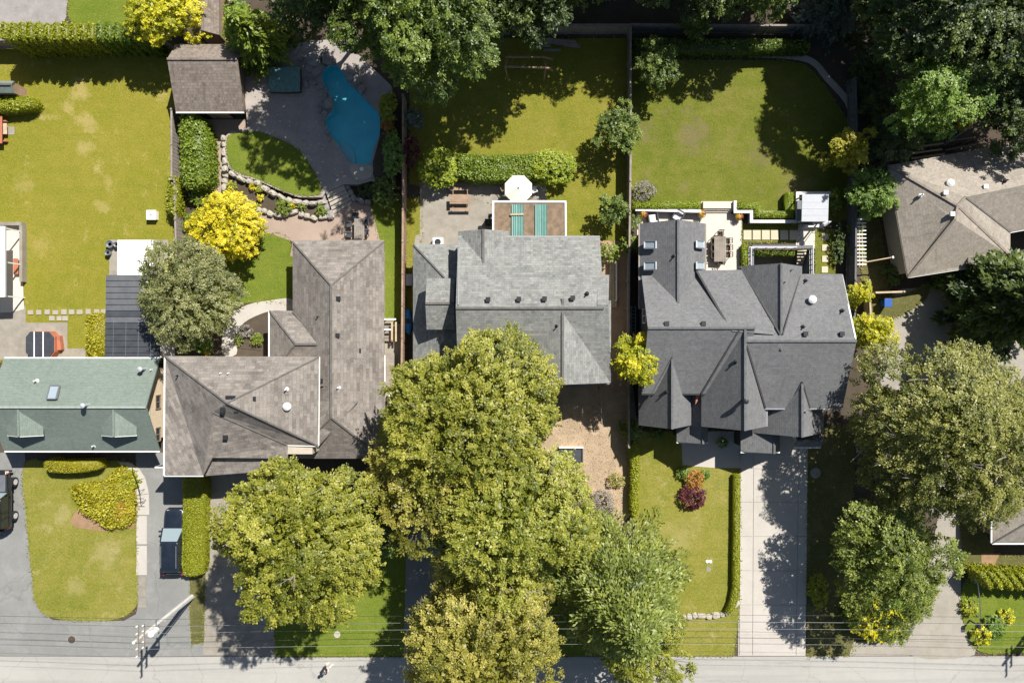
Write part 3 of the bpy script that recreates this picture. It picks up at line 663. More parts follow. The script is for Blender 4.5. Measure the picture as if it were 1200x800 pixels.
# stepping stones
def steps(label, pts, w, h, mat, z=.09, jit=0):
    x, y = pts[0]; t = empty('stepping_stones', W(x, y), label, 'stepping stones')
    for i, (x, y) in enumerate(pts):
        ww, hh = w*(1+rng.uniform(-jit,jit)), h*(1+rng.uniform(-jit,jit)); p = W(x, y)
        b = B(); b.obox((p.x, p.y, z/2+.01), ww/PXM, hh/PXM, z, rng.uniform(-jit,jit)*.4); b.build('paver', M[mat], t, bevel=.01)
    return t
steps('long row of grey pavers across the dry lawn beside the dark carport roof', [(36.5,366),(46,366),(56,365.5),(65.5,366),(75.5,365.5),(84.5,365.5),(94,365.5),(104,365),(114,365),(122.5,365)], 6.6, 5.6, 'paver', jit=.12)
steps('short row of three grey pavers touching the hot tub pad', [(61.5,373),(70,373),(77,373)], 6.2, 5.8, 'paver', jit=.1)
steps('six square cream slabs in grass leading from the cream patio', [(875.5,275.5),(886.3,275.5),(897,275.5),(907.5,275.5),(918.5,275.5),(929.5,275.5)], 9.2, 11.2, 'slab_cream')
steps('four small square cream slabs in a grass strip beside the basement stairs', [(966.5,277.5),(966.5,290.5),(966.5,303.5),(966,316)], 7.4, 7.4, 'slab_cream')
# pool
b = B(); z0 = -.35; n = len(pool_w)
pl = empty('swimming_pool', (pool_w[0][0], pool_w[0][1], TZ), 'kidney shaped blue swimming pool among boulders under tall trees', 'pool')
pin_ = list(pool_w); ar = sum(pin_[i][0]*pin_[(i+1) % n][1]-pin_[(i+1) % n][0]*pin_[i][1] for i in range(n))
if ar < 0: pin_ = pin_[::-1]
cen = np.array(pin_).mean(0)
ins = [tuple(np.array(p)+(cen-np.array(p))*.004) for p in pin_]
b.add([(x,y,TZ-.03) for x,y in ins]+[(x,y,z0) for x,y in ins], [(i, i+n, (i+1) % n+n, (i+1) % n) for i in range(n)][:])
b.f = [tuple(reversed(f)) for f in b.f]; b.prism(ins, None, z0); b.build('basin', M['pool_plaster'], pl)
b = B(); b.prism([tuple(np.array(p)+(cen-np.array(p))*.012) for p in pin_], None, TZ-.14); b.build('water', M['pool_water'], pl)
sc_ = W(394,187,.2)
for k, (r, z) in enumerate(((1.55,.0),(1.12,.2),(.7,.4))):
    a0 = math.radians(-62); pts = [(sc_.x, sc_.y)] + [(sc_.x+r*math.cos(a0+math.radians(140)*i/12), sc_.y+r*math.sin(a0+math.radians(140)*i/12)) for i in range(13)]
    B().prism(pts, z0+.02, z+.02*k).build('pool_step', M['pool_step'], pl)
cop = W2(smooth_px([(410,193.5),(434,193),(437,200),(434,208),(424,211),(415,209)], 3), TZ+.05); B().prism(cop, TZ, TZ+.05).build('coping', M['stone'], pl)
B().lathe(W(424,198,TZ+.05), [(.16,0),(.17,.02),(.12,.035)], 14).build('skimmer_lid', M['white_paint'], pl)
lf = [(419,134),(407,145),(402,120),(430,140),(416,165)]
# ---------------------------------------------------------------- houses
class House:
    def __init__(s, name, px, py, label, roofmat, wallmat, ridgemat='ridge_dark', cat='house'):
        s.root = empty(name, W(px, py), label, cat); s.rm, s.wm, s.gm = roofmat, wallmat, ridgemat
        s.wall = B(); s.last = None
    def planes(s, polys, th=.16, name='roof', mat=None):
        b = B()
        for p in polys: b.slab([W(*q) for q in p], th)
        s.last = b.build(name, M[mat or s.rm], s.root); return s.last
    def line(s, pts, w=.12, mat=None, name='ridge_cap', lift=.03, h=.06, world=False):
        b = B(); q = [Vector(p) if world else W(*p) for p in pts]
        for i in range(len(q)-1): b.bar(q[i]+Vector((0,0,lift)), q[i+1]+Vector((0,0,lift)), w, h)
        return b.build(name, M[mat or s.gm], s.last or s.root)
    def gable(s, rect, ze, zr, axis='y', hips=(0,0), th=.16, over=.45, ridge=True, wall=True, zw=0.0, mat=None, gutter=None, shift=0.0, name='roof', fascia=None):
        """rect: photo pixels of the eave corners (at height ze); ridge along axis; hips: inset of the ridge ends in m"""
        x0, y0, x1, y1 = rect; a = W(x0, y1, ze); c = W(x1, y0, ze); X0, Y0, X1, Y1 = a.x, a.y, c.x, c.y
        if axis == 'x':
            ym = (Y0+Y1)/2+shift; A = Vector((X0+hips[0], ym, zr)); Bv = Vector((X1-hips[1], ym, zr))
            P = [Vector((X0,Y0,ze)), Vector((X1,Y0,ze)), Vector((X1,Y1,ze)), Vector((X0,Y1,ze))]
            polys = [[P[0],P[1],Bv,A],[P[2],P[3],A,Bv]]
            if hips[0]: polys.append([P[3],P[0],A])
            if hips[1]: polys.append([P[1],P[2],Bv])
            hl = ([(P[0],A),(P[3],A)] if hips[0] else [])+([(P[1],Bv),(P[2],Bv)] if hips[1] else [])
        else:
            xm = (X0+X1)/2+shift; A = Vector((xm, Y0+hips[0], zr)); Bv = Vector((xm, Y1-hips[1], zr))
            P = [Vector((X0,Y0,ze)), Vector((X1,Y0,ze)), Vector((X1,Y1,ze)), Vector((X0,Y1,ze))]
            polys = [[P[0],A,Bv,P[3]],[P[1],P[2],Bv,A]]
            if hips[0]: polys.append([P[0],P[1],A])
            if hips[1]: polys.append([P[2],P[3],Bv])
            hl = ([(P[0],A),(P[1],A)] if hips[0] else [])+([(P[2],Bv),(P[3],Bv)] if hips[1] else [])
        b = B()
        for p in polys: b.slab(p, th)
        s.last = b.build(name, M[mat or s.rm], s.root)
        if ridge:
            s.line([A, Bv], .17, world=True)
            for p, q in hl: s.line([p, q], .12, world=True)
        if wall:
            o = over; x0w, x1w, y0w, y1w = X0+o, X1-o, Y0+o, Y1-o
            s.wall.box(x0w, y0w, zw, x1w, y1w, ze-th+.02)
            if axis == 'x':
                h = (zr-ze)*(1-o/max(.01,(Y1-Y0)/2)) ; ymw = (Y0+Y1)/2+shift
                for k, X in ((0, x0w),(1, x1w)):
                    if not hips[k]:
                        t = .12 if k == 0 else -.12
                        s.wall.add([(X,y0w,ze-th),(X,y1w,ze-th),(X,ymw,ze+h-th),(X+t,y0w,ze-th),(X+t,y1w,ze-th),(X+t,ymw,ze+h-th)],[(0,1,2),(5,4,3),(0,2,5,3),(1,4,5,2),(0,3,4,1)])
            else:
                h = (zr-ze)*(1-o/max(.01,(X1-X0)/2)); xmw = (X0+X1)/2+shift
                for k, Y in ((0, y0w),(1, y1w)):
                    if not hips[k]:
                        t = .12 if k == 0 else -.12
                        s.wall.add([(x0w,Y,ze-th),(x1w,Y,ze-th),(xmw,Y,ze+h-th),(x0w,Y+t,ze-th),(x1w,Y+t,ze-th),(xmw,Y+t,ze+h-th)],[(0,1,2),(5,4,3),(0,2,5,3),(1,4,5,2),(0,3,4,1)])
        if gutter:
            e = {'b':(P[0],P[1],(0,-1)),'t':(P[2],P[3],(0,1)),'l':(P[0],P[3],(-1,0)),'r':(P[1],P[2],(1,0))}
            for k in gutter:
                p, q, d = e[k]; dv = Vector((d[0]*.06, d[1]*.06, -.06)); bb = B(); bb.bar(p+dv, q+dv, .11, .1); bb.build('gutter', M[fascia or 'white_trim'], s.last)
        s.P, s.A, s.Bv = P, A, Bv
        return s.last
    def vent(s, px, py, z, kind='box', mat=None):
        p = W(px, py, z); b = B()
        if kind == 'box':
            b.obox((p.x,p.y,p.z+.04), .27,.27,.2); b.obox((p.x,p.y,p.z+.16), .34,.34,.05); nm, mm = 'roof_vent', 'metal_dark'
        elif kind == 'dome': b.lathe((p.x,p.y,p.z-.15), [(.2,0),(.2,.2),(.32,.28),(.3,.4),(.16,.5),(.03,.54)], 14); nm, mm = 'turbine_vent', 'white_paint'
        elif kind == 'flue': b.cyl((p.x,p.y,p.z-.3), (p.x,p.y,p.z+.75), .11, n=10); b.lathe((p.x,p.y,p.z+.78), [(.06,-.03),(.2,0),(.2,.09),(.06,.16)], 12); nm, mm = 'flue', 'metal_light'
        else: b.cyl((p.x,p.y,p.z-.15), (p.x,p.y,p.z+.38), .055, n=8); b.lathe((p.x,p.y,p.z-.04), [(.17,0),(.08,.09)], 10); nm, mm = 'vent_pipe', 'metal_dark'
        b.build(nm, M[mat or mm], s.last or s.root)
    def skylight(s, quad, z, raise_=.12):
        """quad: four (px,py,z) corners clockwise"""
        q = [W(*p) for p in quad]; n = (q[1]-q[0]).cross(q[3]-q[0]).normalized(); n = n if n.z > 0 else -n
        b = B(); up = [p+n*raise_ for p in q]; c = sum(q, Vector())/4
        for i in range(4): b.bar(up[i], up[(i+1) % 4], .1, .14)
        f = b.build('skylight', M['metal_grey'], s.root)
        g = B(); g.slab([p.lerp(c+n*raise_, .08)+n*.01 for p in up], .03); g.build('pane', M['skylight_glass'], f)
        return f
    def window(s, c, w, h, face, mat='white_trim', door=False):
        """face: 'n','s','e','w' wall the window is set in; c: (x,y,z) centre on the wall plane"""
        d = {'n':(0,1),'s':(0,-1),'e':(1,0),'w':(-1,0)}[face]; t = Vector((-d[1], d[0], 0)); n = Vector((d[0], d[1], 0)); c = Vector(c)
        b = B(); k = [c+t*(i*w/2)+Vector((0,0,j*h/2))+n*.03 for i, j in ((-1,-1),(1,-1),(1,1),(-1,1))]
        for i in range(4): b.bar(k[i], k[(i+1) % 4], .09, .09)
        if not door: b.bar(c+n*.03-Vector((0,0,h/2)), c+n*.03+Vector((0,0,h/2)), .05, .05)
        f = b.build('door' if door else 'window', M[mat], s.root)
        g = B(); p = [c+t*(i*(w/2-.05))+Vector((0,0,j*(h/2-.05)))+n*.015 for i, j in ((-1,-1),(1,-1),(1,1),(-1,1))]; q = [v-n*.03 for v in p]
        g.add(p+q, [(0,1,2,3),(7,6,5,4),(0,4,5,1),(1,5,6,2),(2,6,7,3),(3,7,4,0)]); g.build('door_panel' if door else 'pane', M['wood_brown' if door else 'window_glass'], f)
    def done(s): s.wall.build('wall', M[s.wm], s.root); return s.root

# ---- green-roofed house, far left front
H = House('gable_house', 100, 475, 'green shingle roofed house with two front dormers and cream walls', 'shingle_green', 'cream_stucco', 'ridge_green')
H.gable((5,420,187,528), 2.8, 4.95, 'x', gutter='tb', over=.8)
mainroof = H.last; X1 = H.P[1].x
for k, (xa, xb) in enumerate(((8.5,50.5),(119,160))):
    a, c = W(xa, 510, 4.0), W(xb, 510, 4.0); xm = (a.x+c.x)/2; yb = W(100,478,4.85).y; ye = W(100,497,4.0).y
    b = B(); A0 = Vector((xm, a.y, 4.72)); A1 = Vector((xm, yb, 4.78))
    b.slab([(a.x,a.y,4.0), A0, A1, (a.x,ye,4.02)], .1); b.slab([(c.x,c.y,4.0),(c.x,ye,4.02), A1, A0], .1)
    dr = b.build('dormer_roof', M['shingle_green'], H.root)
    H.last = dr; H.line([(a.x,a.y,4.0), A0, (c.x,c.y,4.0)], .08, 'white_trim', 'fascia', lift=-.06, h=.1, world=True)
    H.line([A0, A1], .14, 'shingle_green', world=True)
    H.line([A1, (a.x,ye,4.02)], .07, 'valley_dark', 'valley', lift=.0, world=True); H.line([A1, (c.x,ye,4.02)], .07, 'valley_dark', 'valley', lift=.0, world=True)
    H.wall.add([(a.x+.15,a.y+.25,3.0),(c.x-.15,a.y+.25,3.0),(c.x-.15,a.y+.25,3.95),(xm,a.y+.25,4.66),(a.x+.15,a.y+.25,3.95),(a.x+.15,ye,3.0),(c.x-.15,ye,3.0),(c.x-.15,ye,3.95),(xm,ye,4.66),(a.x+.15,ye,3.95)],
               [(0,1,2,3,4),(9,8,7,6,5),(1,6,7,2),(0,4,9,5)])
    H.window((xm, a.y+.25, 3.6), .8, .8, 's')
H.last = mainroof
H.vent(43,446,3.9,'pipe','white_paint'); H.vent(170,432,3.3,'flue'); H.vent(179,433,3.2,'pipe','white_paint'); H.vent(104,474,4.8,'flue'); H.vent(111,522,3.0,'pipe','white_paint')
H.skylight([(60,452.5,4.08),(71,452.5,4.08),(67,468,4.72),(56,468,4.72)], 0)
for y in (471, 509): H.window((X1-.8, W(0,y,1.6).y, 1.5), 1.1, .8, 'e', mat='wood_brown')
H.window((X1-.8, W(0,490,4).y, 3.3), .7, .7, 'e')
fy = W(0,528,2.8).y+.8
for x in (40, 95, 140): H.window((W(x,0).x, fy, 1.4), 1.5, 1.1, 's')
H.window((W(118,0).x, fy, 1.05), .95, 2.0, 's', door=True)
H.done()

# ---- brown-roofed L-shaped house with the pool
H = House('hip_roof_house', 330, 430, 'sprawling brown shingle house with hipped wings beside the pool garden', 'shingle_brown', 'beige_siding', 'ridge_dark')
H.gable((343,283,450,537), 3.0, 5.25, 'y', hips=(3.5,3.65), gutter='t', fascia='wood_grey'); nw = H.last
for x, y, z, k in ((397,350,4.9,'box'),(373,371,4.4,'pipe'),(396,393,4.9,'box'),(421,411,3.9,'box'),(377,446,4.6,'box'),(407,511,3.9,'box')): H.vent(x, y, z, k)
H.vent(397,454,4.9,'pipe','white_paint')
H.line([(375,451,5.0),(447,461,3.1)], .09, 'ridge_dark', 'valley', lift=.02)
H.gable((316,364,402,442), 2.95, 4.45, 'x', hips=(2.5,.1), gutter='l')
H.line([(343.5,365,3.1),(387,415,4.55)], .12, 'ridge_dark', 'valley', lift=.05)
A = (266,472,8.05); TL, TR, BR, BL = (193,417,5.6), (374,418,5.6), (373,522,5.6), (192,557,5.4)
E1, E2, E3 = (250,483,7.15), (337,521,5.55), (337,537,5.35)
up = H.planes([[TL,TR,A],[TR,BR,A],[A,BR,E2,E1],[TL,A,E1,(249,536,5.6),(238,557,5.4),BL],[E1,E2,E3,(249,536,5.6)]])
for a, c in ((TL,A),(TR,A),(A,BR)): H.line([a,c], .11)
H.line([E1,E2], .12, 'ridge_dark', 'valley')
H.line([TR,BR], .12, 'white_trim', 'gutter', lift=-.06, h=.12); H.line([TL,BL], .12, 'white_trim', 'gutter', lift=-.06, h=.12); H.line([(192,557.5,5.4),(238,557.5,5.4)], .1, 'white_trim', 'gutter', lift=-.05); H.line([(337,521.6,5.55),(373,522.6,5.6)], .1, 'white_trim', 'gutter', lift=-.05)
H.last = up
for x, y, z in ((268,466,7.7),(274,466,7.7),(262,480,7.5),(278,480,7.3),(298,467,7.2),(298,475,7.1),(265,512,6.3)): H.vent(x, y, z)
H.vent(209,440,5.9,'pipe'); H.vent(336,456,6.6,'pipe','white_paint'); H.vent(260,437,6.4,'pipe','white_paint'); H.vent(269,437,6.4,'pipe','white_paint'); H.vent(337,476,6.5,'dome')
H.planes([[(240,538,5.0),(320,536,5.0),(336,544,4.7),(336,549,4.6),(285,554,4.6),(240,557.5,4.55)]], name='porch_roof')
a, c = W(193,417,5.6), W(373,540,5.6); H.wall.box(a.x+.5, a.y-.5, 0, c.x-.5, c.y+.5, 5.42)
d = W(245,553,4.6); H.wall.box(a.x+.5, c.y+.5, 0, d.x-.1, W(0,557,5.4).y+.5, 5.2)
H.planes([[(374,470,5.35),(399,494,4.6),(372,523,4.3)],[(374,470,5.35),(399,494,4.6),(420,470,4.62)]], .12, 'roof_saddle')
H.line([(399,494,4.6),(372,523,4.3)], .1, 'ridge_dark', 'valley')
for y in (330, 400): H.window((W(343,0,3).x+.45, W(0,y,1.5).y, 1.5), 1.5, 1.2, 'w')
H.window((W(391,0,3).x, W(0,283,3).y-.45, 1.2), 2.4, 2.0, 'n'); H.window((W(280,0,4).x, W(0,417,5.6).y-.5, 4.2), 1.8, 1.2, 'n')
H.window((W(210,0,2).x, c.y+.5 if False else W(0,557,5.4).y+.5, 3.9), 1.4, 1.2, 's')
H.done()

# ---- grey-roofed house in the middle
H = House('cross_gable_house', 620, 360, 'grey shingle house with cross gables in the middle lot behind tall maples', 'shingle_grey', 'grey_siding', 'ridge_dark')
H.gable((537,278,703,447), 5.1, 7.5, 'x', gutter='t', fascia='grey_siding'); mg = H.last
H.planes([[(700,322,6.35),(714,322,6.3),(713,357,7.48),(700,357,7.48)]], .14); H.planes([[(700,357,7.5),(713,357,7.5),(716,447,5.12),(703,447,5.12)]], .14); H.last = mg
for x, y, z, k in ((572,351,7.35,'box'),(608,350.5,7.35,'box'),(638,350,7.35,'box'),(671,349,7.35,'box'),(688,344,7.2,'pipe')): H.vent(x, y, z, k)
H.line([(537,278,5.1),(537,357,7.5),(537,447,5.1)], .1, 'metal_grey', 'fascia', lift=-.05)
H.gable((598,352,716,448.5), 5.05, 7.35, 'y', gutter='b', fascia='grey_siding'); H.vent(653,382,7.1,'pipe'); H.vent(690,388,6.6,'pipe') if False else None
H.line([(627,395,6.3),(656,359,7.42)], .1, 'ridge_dark', 'valley'); H.line([(659,360,7.42),(707,427,5.6)], .1, 'ridge_dark', 'valley')
H.gable((537,271,597,310), 4.95, 5.95, 'y', gutter='', over=.3)
H.planes([[(484,286,2.75),(521,325,4.2),(521,398,4.2),(484,440,2.75)],[(484,286,2.75),(541,286,2.75),(541,325,4.2),(521,325,4.2)],[(521,325,4.2),(541,325,4.21),(541,398,4.21),(521,398,4.2)],[(521,398,4.2),(541,398,4.2),(541,440,2.75),(484,440,2.75)]])
H.line([(484,286,2.75),(521,325,4.2)], .12); a_, c_ = W(484,286,2.75), W(545,440,2.75); H.wall.box(a_.x+.4, c_.y+.4, 0, c_.x-.2, a_.y-.4, 2.65)
H.gable((500,326,533,386), 4.85, 5.65, 'x', over=.3, zw=2.6)
H.gable((668,448,694,453), 4.5, 4.75, 'y', over=.1, wall=False, ridge=False, name='bay_roof')
yN = W(0,278,5.1).y-.45
for x in (600, 650, 690): H.window((W(x,0,4).x, yN, 3.9), 1.4, 1.2, 'n')
yS = W(0,448,5.1).y+.45
for x in (640, 690): H.window((W(x,0,4).x, yS, 3.8), 1.4, 1.2, 's')
H.window((W(665,0,1).x, yS, 1.05), 1.0, 2.05, 's', door=True)
# moss-grown patio cover with teal sheets
b = B(); a, c = W(578,237,2.7), W(663,282,2.9)
pc = empty('patio_cover', W(620,258), 'mossy brown patio cover roof with white edges and two teal corrugated sheets', 'patio cover')
b.slab([(a.x,a.y,2.62),(c.x,a.y,2.62),(c.x,c.y,2.85),(a.x,c.y,2.85)], .1); b.build('roof', M['moss_roof'], pc)
b = B(); b.bar((a.x-.06,a.y+.05,2.64),(c.x+.06,a.y+.05,2.64), .16,.16); b.bar((a.x,a.y,2.64),(a.x,c.y,2.87),.14,.16); b.bar((c.x,a.y,2.64),(c.x,c.y,2.87),.14,.16); b.build('fascia', M['white_trim'], pc)
for x0, x1 in ((599.5,613.5),(627,641)):
    b = B(); p, q = W(x0,239.5,2.72), W(x1,277,2.9); n = 17
    for i in range(n):
        u = i/(n-1); X = p.x+(q.x-p.x)*u; dz = .035*math.cos(u*math.pi*10)
        b.v += [(X, p.y, 2.72+dz), (X, q.y, 2.93+dz)]
    b.f += [(2*i, 2*i+2, 2*i+3, 2*i+1) for i in range(n-1)]; b.build('corrugated_sheet', M['teal_metal'], pc)
b = B(); b.bar(W(598,251.5,2.86), W(613.5,251,2.86), .14, .07); b.build('batten', M['wood_tan'], pc)
for x, y in ((580,239),(661,239),(620,239)):
    p = W(x,y,2.5); B().bar((p.x,p.y-.1,0),(p.x,p.y-.1,2.55),.12).build('post', M['white_trim'], pc)
H.done()

# ---- slate-roofed house on the right
H = House('many_gabled_house', 875, 395, 'large slate grey house with many steep gables and a concrete driveway', 'shingle_slate', 'dark_siding', 'slate_cap')
H.gable((752,323,872,461), 4.85, 7.35, 'x', over=.5, gutter='b', fascia='metal_dark', shift=.47); lm = H.last
H.vent(781,379,7.15); H.vent(824,379,7.15)
H.gable((862,321,987,478), 4.9, 7.2, 'x', over=.5, gutter='b', fascia='metal_grey'); rmn = H.last
for x, y in ((943.5,391),(986,391)): H.vent(x, y, 7.05)
H.vent(951,351,6.0,'dome'); H.vent(987,364,6.3,'pipe'); H.vent(944,329,5.2,'pipe'); H.vent(941,383,6.8,'pipe')
H.line([(987,322,4.9),(1003,397,7.2),(987,478,4.9)], .1, 'metal_grey', 'fascia', lift=-.05)
H.planes([[(816,317,5.05),(870,316,5.05),(907,376,6.62),(907,392,7.1),(858,388,7.3),(853,381,7.12)]], .3, 'roof'); H.line([(816,317,5.05),(853,381,7.12)], .14, 'valley_dark', 'valley')
H.gable((750,262,826,362), 4.25, 6.15, 'y', over=.4, gutter='lr', fascia='wood_grey'); tlw = H.last
H.vent(790,300,5.95,'pipe')
for q in ([(756.5,283,4.62),(770,283,5.15),(770,291.5,5.15),(756.5,291.5,4.62)], [(756.5,307.5,4.62),(770,307,5.15),(770,316,5.15),(756.5,316.5,4.62)], [(813.5,282,5.05),(822,283,4.55),(822,291.5,4.55),(813.5,290.5,5.05)], [(813.5,307,5.05),(822,307.5,4.55),(822,316,4.55),(813.5,315.5,5.05)]): H.skylight(q, 0, .22)
H.gable((866,312,940,410), 4.75, 6.95, 'y', over=.4); H.vent(918,331,6.5,'pipe'); H.vent(926,317,5.8,'pipe')
H.line([(868,313,4.9),(914,392,7.05)], .12, 'valley_dark', 'valley', lift=.06); H.line([(937,323,4.9),(917,392,7.05)], .1, 'valley_dark', 'valley', lift=.06)
H.gable((822,384.5,898,499.5), 4.6, 7.28, 'y', over=.45, gutter='r', fascia='metal_grey'); H.vent(862,424,6.8,'pipe'); H.vent(870,469,7.1,'flue','metal_dark')
H.line([(822,461,4.9),(867,385,7.3)], .12, 'valley_dark', 'valley', lift=.05); H.line([(875,405,7.2),(897,478,4.9)], .12, 'valley_dark', 'valley', lift=.05)
H.gable((748.5,405,810,498), 3.6, 6.15, 'y', over=.4); H.vent(781,459,5.8,'pipe'); H.line([(787,418,6.2),(806,462,4.6)], .1, 'valley_dark', 'valley', lift=.05); H.line([(787,418,6.2),(752,480,4.1)], .1, 'valley_dark', 'valley', lift=.05)
H.gable((883,430,965.5,507), 3.15, 5.8, 'y', over=.4, gutter='', mat=None); H.vent(943,482,5.6,'pipe','metal_grey')
H.line([(940,447,5.85),(924,475,4.9)], .1, 'valley_dark', 'valley', lift=.05); H.line([(940,447,5.85),(949,478,4.9)], .1, 'valley_dark', 'valley', lift=.05)
H.gable((793,462,829.5,517.5), 2.75, 3.95, 'y', over=.3, gutter='b', shift=.55)
H.gable((868,500,914,529), 2.75, 3.75, 'y', over=.3, gutter='b', shift=.75)
H.gable((931,505,962,523.5), 2.6, 3.2, 'x', over=.25, gutter='b', wall=False)
b = B(); b.slab([W(815,474,4.15), W(822,461.5,4.3), W(820,461.5,4.3), W(816,462,4.3)], .05)
b.build('copper_flashing', M['terracotta'], H.root)
yS = W(0,500,4.6).y+.45; yT = W(0,262,4.25).y-.4
H.window((W(787,0,4).x, W(0,498,3.6).y+.4, 2.4), 1.6, 1.4, 's'); H.window((W(860,0,4).x, yS, 3.6), 2.0, 1.3, 's'); H.window((W(925,0,3).x, W(0,507,3.15).y+.4, 1.1), 3.4, 2.1, 's', door=True)
H.window((W(788,0,3).x, yT, 1.2), 2.6, 2.1, 'n'); H.window((W(905,0,4).x, W(0,312,4.75).y-.4, 3.3), 1.8, 1.3, 'n')
xL = W(752,0,4.9).x+.5; xR = W(987,0,4.9).x-.5
for y in (370, 430): H.window((xL, W(0,y,3.5).y, 3.4), 1.1, 1.2, 'w'); H.window((xR, W(0,y,3.5).y, 3.4), 1.2, 1.2, 'e')
H.done()

# ---- tan-roofed house turned to the lane, far right
H = House('hip_roof_house', 1130, 250, 'tan shingle hip roofed house turned at an angle beside the gravel lane', 'shingle_tan', 'beige_siding', 'ridge_tan')
a0 = (1041,194,2.8); a1 = (1122,241,4.9); a2 = (1119,257,4.9); a3 = (1064,325,2.8); a4 = (1172,308,2.8); a5 = (1184,300,2.9)
rf = H.planes([[a0,a1,a2,a3],[a3,a2,a1,a5,a4],[a0,(1260,154,2.8),(1280,200,4.9),(1131,231,4.9),a1],[a1,(1131,231,4.9),(1184,272,3.0),a5],[(1131,231,4.9),(1280,200,4.9),(1290,252,2.8),(1184,272,3.0)]], .16)
for p, q in ((a0,a1),(a2,a3),(a1,a5),(a1,a2),(a1,(1131,231,4.9))): H.line([p,q], .18, 'ridge_tan')
H.line([(1131,231,4.9),(1184,272,3.0)], .12, 'ridge_dark', 'valley'); H.line([a3,a4], .12, 'white_trim', 'gutter', lift=-.08); H.line([a0,a3], .1, 'wood_grey', 'gutter', lift=-.08); H.line([(1183,272.5,3.0),(1290,252.5,2.8)], .1, 'white_trim', 'gutter', lift=-.08)
H.last = rf
H.vent(1112,215,4.1,'dome'); H.vent(1107,226,4.5,'box','white_paint'); H.vent(1154,219,4.6,'box','white_paint'); H.vent(1115,251,4.8,'box','white_paint'); H.vent(1079,229,3.9,'pipe','white_paint'); H.vent(1178,212,4.7,'pipe')
wpts = []
for x, y in ((1047,199),(1068,319),(1168,303),(1182,295),(1182,268),(1285,246),(1262,160)):
    p = W(x,y,2.8); wpts.append((p.x,p.y))
H.wall.prism(wpts, 0, 2.68)
H.done()
# ---- small house bottom right
H = House('bungalow', 1190, 610, 'brown roofed bungalow half under the olive tree by the lower lane', 'shingle_tan', 'brown_siding', 'ridge_dark')
H.gable((1163,556,1290,636), 2.6, 4.2, 'x', hips=(2.8,0), over=.45, gutter='lb')
H.window((W(1185,0,1.5).x, W(0,636,2.6).y+.45, 1.4), 1.5, 1.1, 's'); H.done()
# ---- shed by the pool
H = House('garden_shed', 246, 92, 'weathered brown shingle pool shed with gable roof beside the dry lawn', 'shingle_shed', 'brown_siding', 'shingle_shed', cat='shed')
H.gable((206,52,286,131), 2.55, 4.0, 'x', over=.6, gutter='b', shift=.95); H.vent(215,69,3.4,'pipe'); H.vent(237,69,3.4,'pipe')
H.window((W(255,0,1.2).x, W(0,131,2.55).y+.3, 1.05), 1.6, 2.0, 's', mat='wood_brown', door=True); H.done()
H = House('outbuilding', 243, 20, 'narrow brown shingle outbuilding beyond the back fence beside yellow tree', 'shingle_shed', 'wood_brown', 'shingle_shed', cat='outbuilding')
H.gable((228,-60,257,41), 2.5, 3.3, 'y', over=.2); H.done()
# ---- shed on the left edge
H = House('playhouse', 5, 102, 'tiny green roofed playhouse at the left edge of the dry lawn', 'shingle_green', 'wood_brown', 'ridge_dark', cat='playhouse')
H.gable((-24,95,16,109), 1.7, 2.05, 'x', over=.06, shift=.1); H.done()
# ---- carport with black solar mats, white canopy
H = House('carport', 155, 370, 'long low carport covered in black solar mats beside the olive tree', 'solar_mat', 'white_trim', 'solar_mat_light', cat='carport')
a, c = W(123,322,2.7), W(187,420.5,2.7)
b = B(); b.slab([(a.x,a.y,2.55),(c.x,a.y,2.55),(c.x,c.y,2.72),(a.x,c.y,2.72)], .12); H.last = b.build('roof', M['solar_mat'], H.root)
n = 14
for i in range(n):
    y0 = a.y+(c.y-a.y)*i/n; y1 = a.y+(c.y-a.y)*(i+1)/n-(-.03); z = 2.56+.17*(i+.5)/n
    b = B(); dz = .17/n
    b.slab([(a.x+.03,y0-.015,z-dz/2+.05),(c.x-.03,y0-.015,z-dz/2+.05),(c.x-.03,y1,z+dz/2+.05),(a.x+.03,y1,z+dz/2+.05)], .04)
    b.build('solar_mat', M['solar_mat_light' if i < 6 or i == 7 else 'solar_mat'], H.root)
b = B()
for i in range(4): b.bar((a.x+.7+i*1.0, W(0,376,2.7).y, 2.72),(a.x+.7+i*1.0, c.y+.1, 2.8), .025,.02)
b.build('header_pipe', M['metal_grey'], H.root)
for x in (a.x+.15, c.x-.15):
    for y in (a.y-.2, (a.y+c.y)/2, c.y+.2): B().bar((x,y,0),(x,y,2.5),.12).build('post', M['white_trim'], H.root)
H.wall.box(c.x-.12, c.y+.1, 0, c.x-.02, (a.y+c.y)/2, 2.4); H.done()
t = empty('patio_canopy', W(158,302), 'bright white flat canopy over the small patio beside the carport', 'canopy')
a, c = W(138,281.5,2.5), W(179,322,2.5)
b = B(); n = 8
for i in range(n+1):
    for j in range(n+1):
        u, v = i/n, j/n; b.v.append((a.x+(c.x-a.x)*u, a.y+(c.y-a.y)*v, 2.5+.12*math.sin(math.pi*u)*math.sin(math.pi*v)-.05*(1-v)))
b.f += [(i*(n+1)+j, (i+1)*(n+1)+j, (i+1)*(n+1)+j+1, i*(n+1)+j+1) for i in range(n) for j in range(n)]; b.f = [tuple(reversed(f)) for f in b.f]
b.build('cloth', M['canopy_white'], t, smooth=True)
b = B(); pts = [(a.x,a.y,2.45),(c.x,a.y,2.45),(c.x,c.y,2.5),(a.x,c.y,2.5)]
for i in range(4): b.bar(pts[i], pts[(i+1) % 4], .06)
b.build('frame', M['white_paint'], t)
for p in pts: B().cyl((p[0],p[1],0), p, .03).build('leg', M['white_paint'], t)
sheet('patio', [(128,281),(197,281),(197,300),(186,325),(128,325)], .06, M['concrete_old'])
